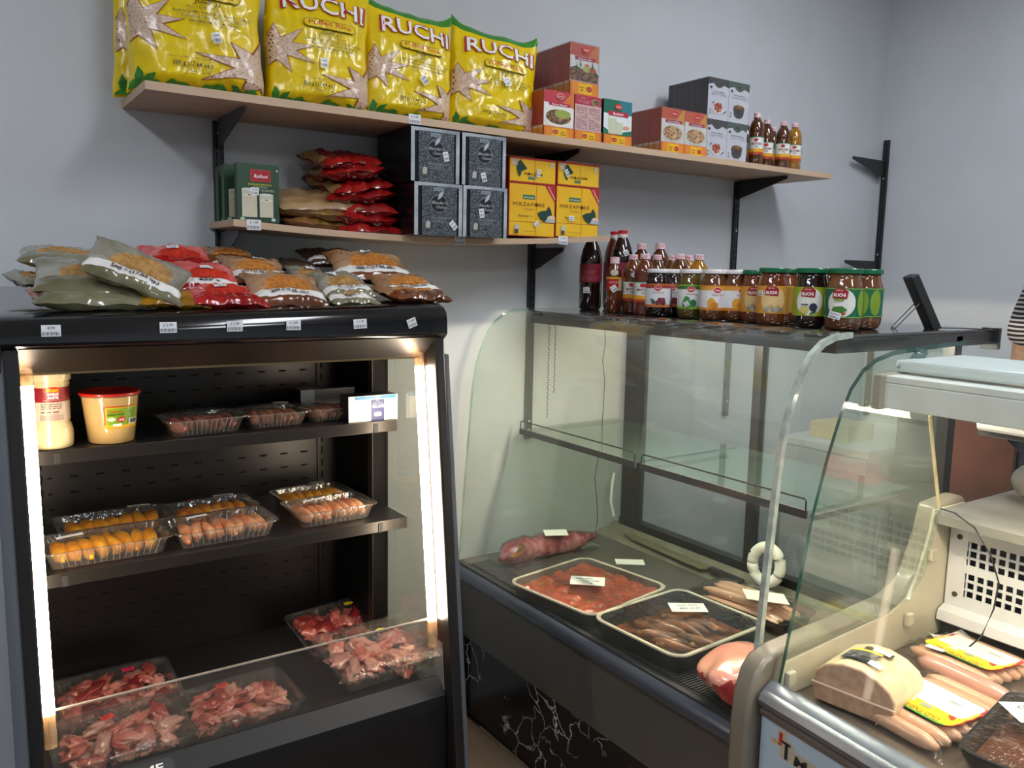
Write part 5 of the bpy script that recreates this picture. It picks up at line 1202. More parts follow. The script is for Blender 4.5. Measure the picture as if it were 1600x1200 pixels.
# butter boxes
def butter(x, y, label, w=.128, h=.062, name='butter_box', plain=False):
    t = thing(name, label, 'box', (x, y, S1Z+.0004), 0, 'butter boxes on the top chiller shelf')
    rbox(w, .05, h, mat('butter_dark', (26, 27, 32), rough=.3), 'carton', t, bevel=.001)
    p = Print(front(-.0004))
    if plain: p.rect(-w/2, 0, -w*.25, h, '5c6470'); p.rect(-w*.25, 0, w/2, h, '22242a'); p.build('printed_front', t); return t
    p.rect(-w/2, 0, w/2, h, 'f0efe8'); p.rect(-w*.38, h*.86, w/2-.004, h*.985, '3c88b8'); p.rect(-w*.05, 0, w*.22, h*.84, '2c3a78'); p.ell(w*.085, h*.90, w*.042, h*.085, 'e8eef2')
    p.text('BUTTER', w*.085, h*.62, h*.15, 'eef0f4', bold=.04, fit=w*.25, ang=PI); p.text('SALTED', w*.085, h*.70, h*.06, 'd0d4e4', fit=w*.20, ang=PI); p.text('250g', w*.085, h*.78, h*.05, 'd0d4e4', fit=w*.08, ang=PI)
    p.poly([(w*.085+x_*w*.075, h*.26+z_*h*.10) for x_, z_ in rrect(2, 1.6, .5)], 'e8ecf4'); p.text('Gold', w*.085, h*.30, h*.10, '2c3a78', bold=.03, fit=w*.11, ang=PI); p.build('printed_front', t)
    return t
butter(.838, -.385, 'upside-down white butter box with blue band on the top chiller shelf')
butter(.775, -.255, 'dark butter box behind the white one on the top chiller shelf', .14, .066, plain=True)
G2_ = 'pastry trays on the middle chiller shelf'
ST_ = lambda: 0
food_tray(178, 830, -.20, S2Z, .225, .125, .036, .02, M_SAMY, 7, 'clear tray of yellow pastries at the back left of the middle shelf, green sticker', G2_, 111, [(.06, .03, .05, .014, .05, 'w'), (-.02, .0, .018, .010, 0, 'g')], ribs=14)
food_tray(165, 862, -.345, S2Z, .235, .130, .038, .02, M_SAMY, 8, 'clear tray of golden pastries at the front left of the middle shelf, red sticker', G2_, 112, [(-.065, .0, .05, .014, .05, 'w'), (.025, .045, .022, .010, 0, 'r')], ribs=16)
food_tray(330, 818, -.20, S2Z, .195, .120, .034, .04, M_SAM, 6, 'clear tray of brown pastries behind the middle tray', G2_, 113, [(.04, .03, .05, .014, .05, 'w'), (-.04, .02, .018, .010, 0, 'r')], ribs=12)
food_tray(346, 836, -.345, S2Z, .215, .130, .038, .03, M_CHK, 8, 'clear tray of orange chicken pieces at the front middle of the middle shelf', G2_, 114, [(-.05, .01, .045, .013, .05, 'w'), (.01, .05, .04, .012, .05, 'w')], ribs=14)
food_tray(488, 795, -.20, S2Z, .180, .120, .034, .04, M_SAMY, 6, 'clear tray of yellow pastries at the back right of the middle shelf', G2_, 115, [(.03, .04, .04, .012, .05, 'w')], ribs=10)
food_tray(514, 806, -.335, S2Z, .195, .125, .038, .03, M_CHK, 8, 'clear tray of orange chicken pieces at the front right with a yellow sticker', G2_, 116, [(-.04, .0, .05, .013, .05, 'w'), (.01, .03, .02, .011, 0, 'y'), (.045, .045, .018, .011, 0, 'w')], ribs=12)
# raw meat trays in the well
M_MEAT = mat('raw_meat', (164, 50, 46), rough=.2, nscale=20, col2=(222, 138, 120), ramp=(.42, .64), bump=.35, bscale=50, coat=.6)
M_MEATL = mat('raw_meat_pale', (196, 92, 82), rough=.2, nscale=18, col2=(232, 168, 148), ramp=(.38, .62), bump=.35, bscale=50, coat=.6)
M_MEATD = mat('raw_meat_dark', (136, 22, 26), rough=.2, nscale=24, col2=(206, 110, 92), ramp=(.48, .66), bump=.35, bscale=50, coat=.6)
M_TROTT = mat('pale_offal', (214, 164, 148), rough=.22, nscale=20, col2=(190, 120, 112), ramp=(.4, .65), bump=.35, bscale=50, coat=.6)
def meat_chunk(b, R, c, s, seed):
    rot = Matrix.Rotation(R.uniform(0, 2*PI), 3, 'Z') @ Matrix.Rotation(R.uniform(-.5, .5), 3, 'X') @ Matrix.Rotation(R.uniform(-.4, .4), 3, 'Y')
    b.blob(c, s*R.uniform(.95, 1.5), s*R.uniform(.55, .8), s*R.uniform(.34, .5), seed, .42, 1.9, 3, rot=rot)
def meat_tray(x, y, z, w, d, h, rz, tilt, mats, n, label, seed, stickers=(), pile=.0, size=.0235, shell=None):
    t = thing('meat_tray', label, 'tray', (x, y, z), (tilt[0], tilt[1], rz), 'clear trays of raw meat in the chiller well')
    tray_shell(t, w, d, h, 10, .010, shell)
    R = random.Random(seed); cols = max(3, int((w-.03)/(size*1.55))); rows_ = max(2, int((d-.03)/(size*1.55)))
    k = 0
    for lay in range(2):
        for j in range(rows_):
            for i in range(cols):
                if k >= n: break
                if lay and R.random() < .35: continue
                x_ = -w/2+.022+(w-.044)*(i+.5+R.uniform(-.25, .25))/cols; y_ = -d/2+.022+(d-.044)*(j+.5+R.uniform(-.25, .25))/rows_
                b = MB(); meat_chunk(b, R, (x_, y_, size*.55+lay*size*.62), size, seed*7+k); b.build('meat_piece', mats[k % len(mats)], t, smooth='all'); k += 1
    H_ = h+.002+pile*.4
    lid_film(t, w+.008, d+.008, h+.001, .008+pile, seed, amp=.0022)
    mp = lid_map(t, w+.008, d+.008, h+.001, .008+pile)
    for (sx, sy, ww, hh, a, kind) in stickers:
        p = Print(mp, seg=.01); m_ = {'y': 'e8d820', 'r': 'd83a30', 'p': 'd81c58'}[kind]
        if kind == 'y': p.poly([(sx+q[0], sy+q[1]) for q in ell(0, 0, ww/2, hh/2, 18)], m_)
        else: p.quad(sx, sy, ww, hh, a, m_)
        p.text({'y': '7.50', 'r': '4.50', 'p': '2.35'}[kind], sx, sy-hh*.2, hh*.6, '2c1410', bold=.03, fit=ww*.62, ang=a); p.build('price_sticker', t)
    return t
WZ = .4285
meat_tray(.262, -.262, WZ, .250, .180, .036, .02, (0.10, 0), [M_MEAT, M_MEATD, M_MEATL], 44, 'clear tray of mixed raw meat at the back left of the chiller well', 201, [(.035, .035, .026, .016, 0, 'p')], .012)
meat_tray(.243, -.455, WZ, .245, .180, .040, .03, (.05, .0), [M_MEATL, M_MEAT, M_TROTT], 46, 'clear tray of pale pink meat at the front left behind the low glass, red sticker', 202, [(-.02, .02, .026, .016, .3, 'r')], .014)
meat_tray(.490, -.440, WZ, .230, .175, .034, .04, (.03, .0), [M_MEATL, M_MEAT, M_MEAT], 38, 'clear tray of diced raw meat in the middle of the chiller well', 203, [(-.03, .035, .024, .016, .1, 'r')], .010, .022)
meat_tray(.822, -.225, WZ+.020, .250, .180, .034, .08, (.22, -.03), [M_MEATD, M_MEAT], 24, 'clear tray of dark red meat at the back right with a yellow oval sticker', 204, [(.035, .045, .026, .015, 0, 'y')], .012, .026)
meat_tray(.825, -.425, WZ+.030, .255, .200, .036, .06, (.16, .0), [M_TROTT, M_MEATL], 26, 'clear tray of pale offal overlapping the dark meat tray, yellow oval sticker', 205, [(.02, .025, .026, .015, 0, 'y')], .014, .026)

# ================================================================== GOODS: COUNTER 1 DECK
DZ = .5085
M_NOTE = mat('note_paper', (246, 244, 234), rough=.6, noise_amt=.02)
def note(x, y, z, w, h, rz, label, tilt=(0, 0), text=(), curl=0., parent=None, name='price_note'):
    t = thing(name, label, 'note', (x, y, z), (tilt[0], tilt[1], rz))
    fn = lambda i, j: ((i-.5)*w, (j-.5)*h, curl*((i-.5)*2)**2)
    b = MB(); b.grid(8, 4, fn); b.grid(8, 4, lambda i, j: tuple(Vector(fn(i, j))-Vector((0, 0, .0006))), flip=True)
    b.build('paper', M_NOTE, t)
    if text:
        p = Print(lambda u, v, hh: (u, v, curl*(2*u/w)**2+hh+.0002))
        for (tx, u, v, s_) in text: p.text(tx, u, v, s_, '1c2238', slant=.35, bold=.012, ang=.06)
        p.build('handwriting', t)
    return t
def steel_tray(x, y, w, d, h, rz, label, rim, body, group='serving trays'):
    t = thing('serving_tray', label, 'tray', (x, y, DZ+.001), rz, group)
    b = MB(); n = 6
    rings = [(rrect(w-.034, d-.034, .030, n), .0), (rrect(w-.020, d-.020, .032, n), h), (rrect(w, d, .040, n), h+.001), (rrect(w+.001, d+.001, .041, n), h-.003), (rrect(w-.006, d-.006, .038, n), h-.007), (rrect(w-.030, d-.030, .030, n), -.001)]
    rings = rings[::1]; N_ = len(rings[0][0])
    for pts, z in rings:
        for p_ in pts: b.v.append(Vector((p_[0], p_[1], z+.001)))
    for L_ in range(len(rings)-1):
        for k in range(N_):
            k2 = (k+1) % N_; b.face((L_*N_+k, L_*N_+k2, (L_+1)*N_+k2, (L_+1)*N_+k), 1 if L_ in (1, 2) else 0)
    b.face(list(range(N_))); b.face([5*N_+k for k in range(N_)][::-1])
    b.build('pan', [body, rim], t, smooth=True)
    return t
M_RIM = mat('tray_rim', (224, 214, 190), rough=.25, metal=.25); M_TBODY = mat('tray_body', (38, 38, 38), rough=.22, metal=.3, coat=.3); M_TBODY2 = mat('tray_body_steel', (128, 124, 116), rough=.25, metal=.6)
# red marinated mince
tr = steel_tray(1.440, -.492, .325, .325, .040, .15, 'dark steel tray of red marinated meat with green herbs and a handwritten card', M_RIM, M_TBODY2)
M_MAR = mat('red_marinade', (196, 84, 46), rough=.3, nscale=30, col2=(150, 50, 24), bump=.6, bscale=70, coat=.5)
fn = lambda i, j: ((i-.5)*.292, (j-.5)*.292, .026+.010*noise.noise(Vector((i*9, j*7, 1)))+.005*noise.noise(Vector((i*24, j*18, 4))))
MB().grid(60, 60, fn).build('marinated_meat', M_MAR, tr, smooth='all')
b = MB(); R = random.Random(5)
for k in range(26):
    i, j = R.uniform(.06, .94), R.uniform(.08, .92); q = fn(i, j); b.blob((q[0], q[1], q[2]+.002), R.uniform(.003, .007), R.uniform(.002, .004), .0015, k, .4, 3, 1)
o = b.build('herb_leaves', mat('herb_green', (84, 112, 40), rough=.4, nscale=80, col2=(140, 150, 70)), tr); o['kind'] = 'stuff'
lid_film(tr, .312, .312, .0425, .003, 3)
note(1.432, -.498, DZ+.054, .095, .064, -.72, 'white card with faint handwriting on the red marinated meat', text=(('Chicken', -.01, .010, .014), ('Tikka 7.99', .004, -.008, .013), ('per kg', .0, -.024, .011)), name='price_card')
# brown marinated strips
tr = steel_tray(1.463, -.818, .335, .290, .050, .06, 'black tray of brown marinated meat strips with a handwritten card, nearer the glass', M_RIM, M_TBODY)
M_BRM = mat('brown_marinade', (150, 80, 40), rough=.22, nscale=28, col2=(88, 44, 20), bump=.6, bscale=60, coat=.8)
M_STRIP = mat('brown_strip', (176, 110, 62), rough=.25, nscale=26, col2=(104, 56, 26), bump=.5, bscale=70, coat=.7)
fn = lambda i, j: ((i-.5)*.29, (j-.5)*.245, .014+.005*noise.noise(Vector((i*6, j*5, 2))))
MB().grid(30, 24, fn).build('sauce', M_BRM, tr, smooth='all')
R = random.Random(8)
for k in range(16):
    x_, y_ = R.uniform(-.09, .09), R.uniform(-.09, .06); a = R.uniform(-1.5, -.6); L_ = R.uniform(.035, .06)
    pts = [(x_+math.cos(a)*L_*s+.006*math.sin(3*s+k), y_+math.sin(a)*L_*s, .022+.006*math.cos(s*1.6)+.003*(k % 3)) for s in (-1, -.6, -.2, .2, .6, 1)]
    MB().tube(pts, .009, 8, radii=[.003, .009, .012, .011, .009, .003]).build('meat_strip', M_STRIP, tr, smooth='all')
b = MB()
for k in range(9): b.blob((R.uniform(-.1, .1), R.uniform(-.08, .08), .026), .009, .007, .005, k, .3, 2, 2)
o = b.build('onion_bits', mat('onion', (196, 140, 84), rough=.25, coat=.6, nscale=40, col2=(160, 96, 50)), tr, smooth='all'); o['kind'] = 'stuff'
lid_film(tr, .322, .278, .052, .003, 7)
note(1.517, -.795, DZ+.064, .092, .055, -.58, 'white card with handwriting on the brown marinated strips', text=(('Lamb Tikka', .0, .008, .012), ('BBQ 10.99', .002, -.012, .012)), name='price_card')
note(1.740, -.335, DZ+.0015, .090, .048, -.62, 'blank white card lying on the deck behind the red meat tray', name='price_card')
# wrapped meat roll by the end glass
t = thing('wrapped_meat', 'long cling-wrapped pink meat on a clear tray beside the end glass', 'meat', (1.575, -.150, DZ), .06)
fnb = lambda s: (-.215+.42*s, .010*math.sin(s*7), .030+.004*math.sin(s*11))
rad = [.008, .030, .034, .036, .030, .034, .031, .027, .030, .024, .018, .014, .006]
rad = [r_*1.12 for r_ in rad]
M_LOIN = mat('loin_meat', (146, 54, 62), rough=.18, nscale=24, col2=(212, 136, 130), ramp=(.42, .62), bump=.6, bscale=40, coat=.9)
b = MB()
pts = [fnb(k/12) for k in range(13)]; b.tube([(x_, y_, max(z_, r_*.92)) for (x_, y_, z_), r_ in zip(pts, rad)], .03, 16, radii=rad)
off = Vector((4, 2, 1))
b.v = [v+Vector((0, 1, .6))*(.011*noise.noise(v*34+off)) for v in b.v]
b.build('meat_roll', M_LOIN, t, smooth='all')
b = MB(); b.tube([(x_, y_, max(z_, r_*.92)+.001) for (x_, y_, z_), r_ in zip(pts, rad)], .03, 16, radii=[r_*1.05+.001 for r_ in rad]); b.v = [v+Vector((0, 1, .6))*(.011*noise.noise(v*34+off)) for v in b.v]
b.build('cling_wrap', M_FILM, t, smooth='all')
MB().prism([(x_*1., y_) for x_, y_ in rrect(.37, .09, .03)], 'z', .0002, .004).build('clear_tray', M_CLR, t)
MB().lathe([(.026, 0), (.026, .0008), (.0001, .001)], 24, sx=1.2, sy=.8).build('round_sticker', mat('gold_sticker', (168, 110, 40), rough=.35, nscale=60, col2=(110, 60, 20)), t, loc=(-.165, -.022, .052), rot=(.3, -.5, 0))
note(1.565, -.175, DZ+.082, .075, .045, -.45, 'blank white card resting on the wrapped pink meat', tilt=(.12, 0), name='price_card')
# green cloth-like blade lying along the back
t = thing('knife', 'long dull green plastic knife sheath lying along the rear of the deck', 'knife', (1.875, -.36, DZ+.016), -.04)
MB().prism([(-.022, -.17), (.018, -.20), (.020, .20), (-.004, .21), (-.020, .15)], 'z', 0, .006).build('sheath', mat('sheath_green', (108, 106, 78), rough=.5, nscale=30, col2=(84, 84, 62)), t, bevel=.002)
MB().box(-.012, .012, -.32, -.19, .0, .014).build('handle', M_MB, t, bevel=.004)
# sausages in film behind
M_SAUS = mat('frankfurter', (232, 178, 146), rough=.28, noise_amt=.06, nscale=20, coat=.6, bump=.1, bscale=120)
def sausage(b_pts, r_, parent, m_=None):
    n = len(b_pts); rr = [r_*.35, r_*.8, r_*.97]+[r_]*(n-6)+[r_*.97, r_*.8, r_*.35]
    MB().tube(b_pts, r_, 12, radii=rr).build('sausage', m_ or M_SAUS, parent, smooth='all')
def saus_pts(x, y, z, L_, a, bend=.003):
    out = []
    for k in range(12):
        s = (k/11-.5); s2 = s if 2 <= k <= 9 else s
        out.append((x+math.cos(a)*L_*s-math.sin(a)*bend*(1-4*s*s), y+math.sin(a)*L_*s+math.cos(a)*bend*(1-4*s*s), z))
    return out
t = thing('sausage_tray', 'cling-wrapped tray of pale sausages beyond the brown strips', 'tray', (1.752, -.800, DZ), -1.48)
tray_shell(t, .30, .150, .034, 12, .010, clear('dark_clear', (150, 146, 138), refl=1.6, haze=.1, hazecol=(90, 84, 78)))
for k in range(5): sausage(saus_pts(.0, -.050+.025*k, .019+.004*(k % 2), .235, (.03, -.02, .05, -.04, .02)[k]), .0125, t)
for k in range(3): sausage(saus_pts(-.02, -.035+.032*k, .042, .20, (.10, -.06, .04)[k]), .0125, t)
lid_film(t, .305, .155, .036, .026, 9)
note(1.735, -.862, DZ+.070, .110, .064, -.66, 'white card on the wrapped pale sausages', tilt=(.05, .1), name='price_card')
# big meat joint
t = thing('meat_joint', 'big raw meat joint with a fat cap and stuck-on label', 'meat', (1.388, -1.098, DZ), .10)
off = Vector((1, 8, 3)); b = MB(); b.blob((0, 0, .050), .120, .088, .056, 77, .13, 1.3, 4)
for v in b.v:
    if v.z < .004: v.z = .004
M_JOINT = mat('joint_meat', (176, 66, 62), rough=.22, nscale=14, col2=(150, 40, 44), bump=.3, bscale=50, coat=.8); M_FAT = mat('fat_cap', (224, 158, 132), rough=.25, nscale=10, col2=(212, 130, 112), bump=.25, bscale=40, coat=.8)
for i, f in enumerate(b.f):
    c = sum((b.v[k] for k in f), Vector())/len(f)
    if c.z > .066+.022*noise.noise(c*22+off) or noise.noise(c*15) > .36: b.m[i] = 1
b.build('joint', [M_JOINT, M_FAT], t, smooth='all')
p = Print(lambda u, v, h: (u+.02, -.035+v*.7, .108-.0*v+v*.65+h-.006)); p.rect(-.036, -.012, .036, .012, 'f0e6d4'); p.text('SHOULDER', 0, -.004, .010, '4a4a60', fit=.05, slant=.3); p.build('label_strip', t)
# white ring behind
t = thing('cable_coil', 'white round coil leaning at the rear of the deck, half hidden by the glass edge', 'coil', (1.885, -.742, .537), (0, 0, .35))
b = MB(); b.tube([(0, .040*math.cos(a), .062+.052*math.sin(a)) for a in [2*PI*k/32 for k in range(33)]], .016, 10); b.build('coil', mat('coil_white', (240, 238, 228), rough=.35, noise_amt=.02), t, smooth='all')

# ================================================================== GOODS: COUNTER 2 DECK
D2 = .599
t = thing('meat_loaf', 'cut pale meat loaf wrapped in film with a black and yellow label', 'loaf', (1.420, -1.355, D2), -1.42); t.scale = (1.08, 1.08, 1.08)
M_LOAF = mat('loaf_skin', (222, 202, 166), rough=.4, nscale=30, col2=(204, 180, 142), coat=.5, bump=.15, bscale=60); M_CUT = mat('loaf_cut', (200, 162, 136), rough=.4, nscale=70, col2=(180, 138, 112), coat=.5)
prof = [(-.066*1.05, .004), (.060*1.05, .004), (.070, .030), (.072, .050), (.062, .066), (.040, .080), (.010, .088), (-.022, .087), (-.052, .076), (-.070, .058), (-.074, .032)]
b = MB(); b.prism(prof, 'y', -.062, .062, mi=0, capmi=1); b.build('loaf', [M_LOAF, M_CUT], t, smooth=True, bevel=.004)
MB().box(-.074, .072, -.0645, -.062, .036, .0385).build('film_seam', mat('seam', (232, 206, 180), rough=.3), t)
def loafmap(u, v, h):
    z = .088-.0*u-(abs(u-.0)*2)**2*1.1; return (u*1.0, v, z+.003+h)
p = Print(loafmap, seg=.008, step=.0004); p.quad(-.012, -.012, .055, .044, 0, '2a2a2c'); p.quad(-.012, .013, .055, .008, 0, 'd8c83c'); p.quad(.004, .026, .050, .016, 0, '4a4638'); p.quad(.010, .026, .030, .014, .0, 'f0efe4'); p.lines(-.036, -.030, .012, .004, 7, '8a8a8c'); p.quad(.022, -.030, .022, .018, .0, 'f2f0e8'); p.build('printed_label', t)
def frank_pack(x, y, z, rz, label, seed, n=8, W=.250, L_=.180, lab=True, tilt=(0, 0)):
    t = thing('sausage_pack', label, 'pack', (x, y, z), (tilt[0], tilt[1], rz), 'vacuum packs of sausages')
    pitch_ = W/n
    for k in range(n): sausage(saus_pts(-W/2+pitch_*(k+.5), 0, .0155, L_, PI/2, .002*math.sin(k+seed)), pitch_*.49, t)
    def fn(i, j):
        y_ = (i-.5)*(L_+.046); x_ = (j-.5)*(W+.016)
        e = min(1, (1-abs(2*i-1))*7)*min(1, (1-abs(2*j-1))*9)
        return (x_, y_, .004+e*(.0275+.0022*math.cos((x_+W/2)/pitch_*2*PI+PI))+.002*noise.noise(Vector((x_*60, y_*60, seed)))*(1.6-e))
    MB().grid(34, 64, fn, flip=True).build('vacuum_film', M_FILM, t, smooth='all')
    if lab:
        mp = lambda u, v, h: (u, v, .0345+.0009*math.cos((u+W/2)/pitch_*2*PI+PI)+h)
        k_ = 1.22; mp0 = mp; mp = lambda u, v, h: mp0(u*k_, v*k_, h)
        p = Print(mp, seg=.010, step=.0003)
        def R_(w_, h_, cy, m_): p.poly([(cy+y_, -x_) for x_, y_ in rrect(w_, h_, .010)], m_)
        p.poly([(y_-.002, x_) for x_, y_ in rrect(.128, .098, .012)], 'c8443a')
        p.poly([(y_-.014, x_) for x_, y_ in rrect(.120, .090, .020)], '4a9a44'); p.poly([(y_-.012, x_) for x_, y_ in rrect(.124, .082, .014)], 'ecdc28')
        p.poly([(y_+.012, x_) for x_, y_ in rrect(.116, .062, .008)], 'f4f3ee')
        p.text('OLD FASHIONED', -.044, .0, .013, 'c8642a', bold=.03, fit=.088, ang=PI/2); p.ell(-.028, .02, .007, .009, 'f0efe6'); p.ell(-.028, -.008, .006, .010, '9a9a98')
        p.poly([(-.030, -.046), (-.022, -.040), (-.020, -.052), (-.034, -.054)], 'c03a28')
        for k in range(9): p.rect(.012, -.036+.0024*k, .022, -.036+.0024*k+.0012, '8a8a88', lay=p.lay+1)
        p.lines(.026, -.04, .034, .02, 1, 'b8b8b4'); p.quad(-.062, .030, .016, .030, .2, 'f4f3ee'); p.build('printed_label', t)
    return t
frank_pack(1.480, -1.450, D2, -.12, 'vacuum pack of sausages with a yellow and white label, nearest the front glass', 3)
frank_pack(1.752, -1.385, D2, -.10, 'vacuum pack of sausages with a yellow and white label, farther back beside the grille', 5, n=6, W=.185, tilt=(.0, .06))
t = thing('salami', 'thick pinkish sausage roll lying between the two sausage packs', 'sausage', (1.632, -1.430, D2+.0225), PI/2-.1)
sausage([(-.10+.2*k/11, 0, 0) for k in range(12)], .0215, t, mat('thick_sausage', (190, 140, 124), rough=.25, noise_amt=.1, coat=.6))
# black tray with orange chicken, bottom right
t = thing('chicken_tray', 'black tray of orange marinated chicken at the lower right corner of the picture', 'tray', (1.500, -1.685, D2+.001), .16)
b = MB(); w_, d_, h_ = .30, .29, .045
rings = [(rrect(w_-.04, d_-.04, .03), .0), (rrect(w_-.02, d_-.02, .03), h_), (rrect(w_, d_, .035), h_+.001), (rrect(w_, d_, .035), h_-.006), (rrect(w_-.03, d_-.03, .03), -.001)]
N_ = len(rings[0][0])
for pts, z in rings:
    for q in pts: b.v.append(Vector((q[0], q[1], z+.001)))
for L_ in range(4):
    for k in range(N_): b.face((L_*N_+k, L_*N_+(k+1) % N_, (L_+1)*N_+(k+1) % N_, (L_+1)*N_+k))
b.face(list(range(N_))); b.build('pan', mat('tray_black', (40, 36, 33), rough=.2, noise_amt=.1, coat=.5), t, smooth=True)
fn = lambda i, j: ((i-.5)*.262, (j-.5)*.255, .022+.006*noise.noise(Vector((i*5, j*5, 7))))
MB().grid(24, 24, fn).build('sauce', mat('dark_sauce', (74, 40, 24), rough=.15, nscale=18, col2=(110, 60, 34), coat=.8), t, smooth='all')
M_ORC = mat('orange_chicken', (206, 112, 50), rough=.2, nscale=20, col2=(240, 206, 160), ramp=(.45, .68), bump=.4, bscale=50, coat=.8); R = random.Random(4)
for k in range(12):
    MB().blob((R.uniform(-.07, .09), R.uniform(-.09, .03), .036), R.uniform(.02, .034), R.uniform(.016, .024), .014, k+40, .25, 1.6, 3, rot=Matrix.Rotation(R.uniform(0, 3), 3, 'Z')).build('chicken_piece', M_ORC, t, smooth='all')
lid_film(t, .29, .28, .047, .004, 11)
note(1.560, -1.600, D2+.056, .115, .070, -.62, 'white card with a handwritten 5.99 on the black chicken tray', text=(('Chicken', -.010, .012, .016), ('£ 5.99', .002, -.014, .018)), name='price_card')
note(1.800, -1.315, D2+.012, .105, .055, -.20, 'curled blank white card standing by the grille', tilt=(.35, .1), curl=.014, name='price_card')
# on the rear ledge
t = thing('film_roll', 'grey plastic-wrapped roll lying on the rear ledge of the nearer counter', 'roll', (2.02, -1.385, .9425), .85)
b = MB(); b.tube([(-.13+.26*k/8, 0, .002*math.sin(k*2)) for k in range(9)], .034, 16, radii=[.030, .034, .036, .036, .037, .038, .038, .037, .020]); b.v = [v+Vector((0, 0, 1))*.004*noise.noise(v*40) for v in b.v]
b.build('roll', mat('roll_grey', (112, 104, 94), rough=.25, nscale=12, col2=(84, 78, 70), coat=.6, bump=.6, bscale=30), t, smooth='all')
t = thing('red_box', 'flat red printed box on the rear ledge at the right edge', 'box', (2.00, -1.585, .9015), -.05)
MB().box(-.13, .13, -.16, .12, 0, .022).build('carton', mat('red_carton', (208, 48, 46), rough=.35, noise_amt=.06), t, bevel=.001)
p = Print(topside(.0222)); p.ell(.03, -.02, .07, .045, 'e8c0b4'); p.text('SLICED', 0, .06, .05, 'f0d0c4', bold=.02, fit=.16, ang=-PI/2); p.build('printed_top', t)
# behind the counters
M_CABW = mat('cabinet_pale', (172, 178, 178), rough=.35, noise_amt=.05)
t = thing('chest_cabinet', 'pale grey cabinet with a lid standing behind the glass counter', 'cabinet', (2.60, -.235, 0))
MB().box(0, .60, -.34, 0, .08, .79).build('body', M_CABW, t, bevel=.006)
MB().box(-.008, .608, -.348, .006, .79, .822).build('lid', mat('cabinet_lid', (186, 190, 188), rough=.3), t, bevel=.005)
MB().box(.02, .58, -.32, -.02, 0, .08).build('plinth', M_DGREY, t)
for y in (-.05, -.30): MB().lathe([(.006, 0), (.006, .002), (.001, .004)], 10).build('screw', M_SCREW, t, loc=(-.0002, y, .74), rot=(0, -PI/2, 0))
t = thing('carton', 'yellowish cardboard box on the pale cabinet behind the counter', 'box', (2.66, -.30, .8222), 0)
MB().box(0, .16, -.16, 0, 0, .06).build('box_body', mat('card_yellow', (196, 182, 140), rough=.6), t, bevel=.002)
t = thing('reflection_cabinet', 'made-up cabinet standing in for a brown and grey reflection behind the nearer counter', 'cabinet', (2.74, -.60, 0))  # added cabinet; its colours imitate reflections in the counter's glass doors
MB().box(0, .45, -.40, 0, .0, 1.10).build('body', mat('reflection_brown', (86, 74, 68), rough=.3, noise_amt=.12, nscale=4), t, bevel=.004)
MB().box(-.018, -.001, -.17, -.004, .06, 1.08).build('reflection_panel', mat('reflection_grey', (84, 84, 78), rough=.2, noise_amt=.15, nscale=5), t, bevel=.003)
MB().box(-.018, -.001, -.396, -.178, .06, 1.08).build('reflection_panel', mat('reflection_red', (138, 92, 80), rough=.2, nscale=3, col2=(98, 78, 70)), t, bevel=.003)  # grey and reddish fronts hold the painted reflection tones
# ------------------------------------------------------------------ scale display
TZ1 = TZ+.0006
t = thing('scale_display', 'black tilted customer display of a scale on a thin wire stand', 'display', (1.925, -1.150, TZ1), (0, 0, -.62))
T = Matrix.Translation((0, 0, .001)) @ Matrix.Rotation(math.radians(-31), 4, 'Y')
T = Matrix.Rotation(math.radians(-27), 4, 'Y')
MB().box(-.016, .004, -.024, .024, .002, .142, mtx=T).build('case', mat('display_black', (26, 26, 30), rough=.4), t, bevel=.003)
MB().box(.004, .0046, -.018, .018, .050, .128, mtx=T).build('screen', mat('display_screen', (58, 60, 56), rough=.15), t)
p = Print(lambda u, v, h: T @ Vector((.0047+h, u, v))); p.text('AVERY', 0, .036, .008, 'b8b8bc', fit=.024); p.build('lettering', t)
pts = [T @ Vector((-.016, -.012, .075)), (-.100, -.012, .001), (-.100, .012, .001), T @ Vector((-.016, .012, .075))]
MB().tube([pts[0], pts[1]], .0013, 6).tube([pts[1], pts[2]], .0013, 6).tube([pts[2], pts[3]], .0013, 6).build('wire_stand', M_GRYM, t)
MB().tube([(.0, -.0, .003), (.05, -.02, .004), (.085, -.05, .004), (.095, -.075, .004)], .0016, 6).build('cable', M_BLK, t)

# ================================================================== PERSON behind the nearer counter (an arm shows at the right edge)
pt = thing('person', 'person behind the counter in a black and white striped top, only an elbow in view', 'person', (2.67, -1.255, 0), -PI/2)
pt.scale = (1.08, 1.08, 1.08)
sk = [  # x right(+)/left(-), y forward is -y, z ; radii
 ('pelvis', (0, 0, .86), .15), ('belly', (0, -.01, 1.00), .14), ('chest', (0, -.01, 1.20), .15), ('collar', (0, 0, 1.33), .10), ('neck', (0, -.005, 1.41), .052), ('head', (0, -.02, 1.49), .085), ('crown', (0, -.02, 1.58), .08)]
def skin_body(name, verts, edges, radii, m_, parent, sub=2):
    me = bpy.data.meshes.new(name); me.from_pydata(verts, edges, []); o = bpy.data.objects.new(name, me); COL.objects.link(o); o.parent = parent
    md = o.modifiers.new('skin', 'SKIN'); md.use_smooth_shade = True
    for i, r_ in enumerate(radii):
        sv = me.skin_vertices[0].data[i] if me.skin_vertices else None
        if sv: sv.radius = r_ if isinstance(r_, tuple) else (r_, r_)
    if me.skin_vertices: me.skin_vertices[0].data[0].use_root = True
    sd = o.modifiers.new('sub', 'SUBSURF'); sd.levels = sub; sd.render_levels = sub
    me.materials.append(m_); return o
M_SKIN = mat('skin', (176, 128, 104), rough=.5, noise_amt=.05, nscale=12)
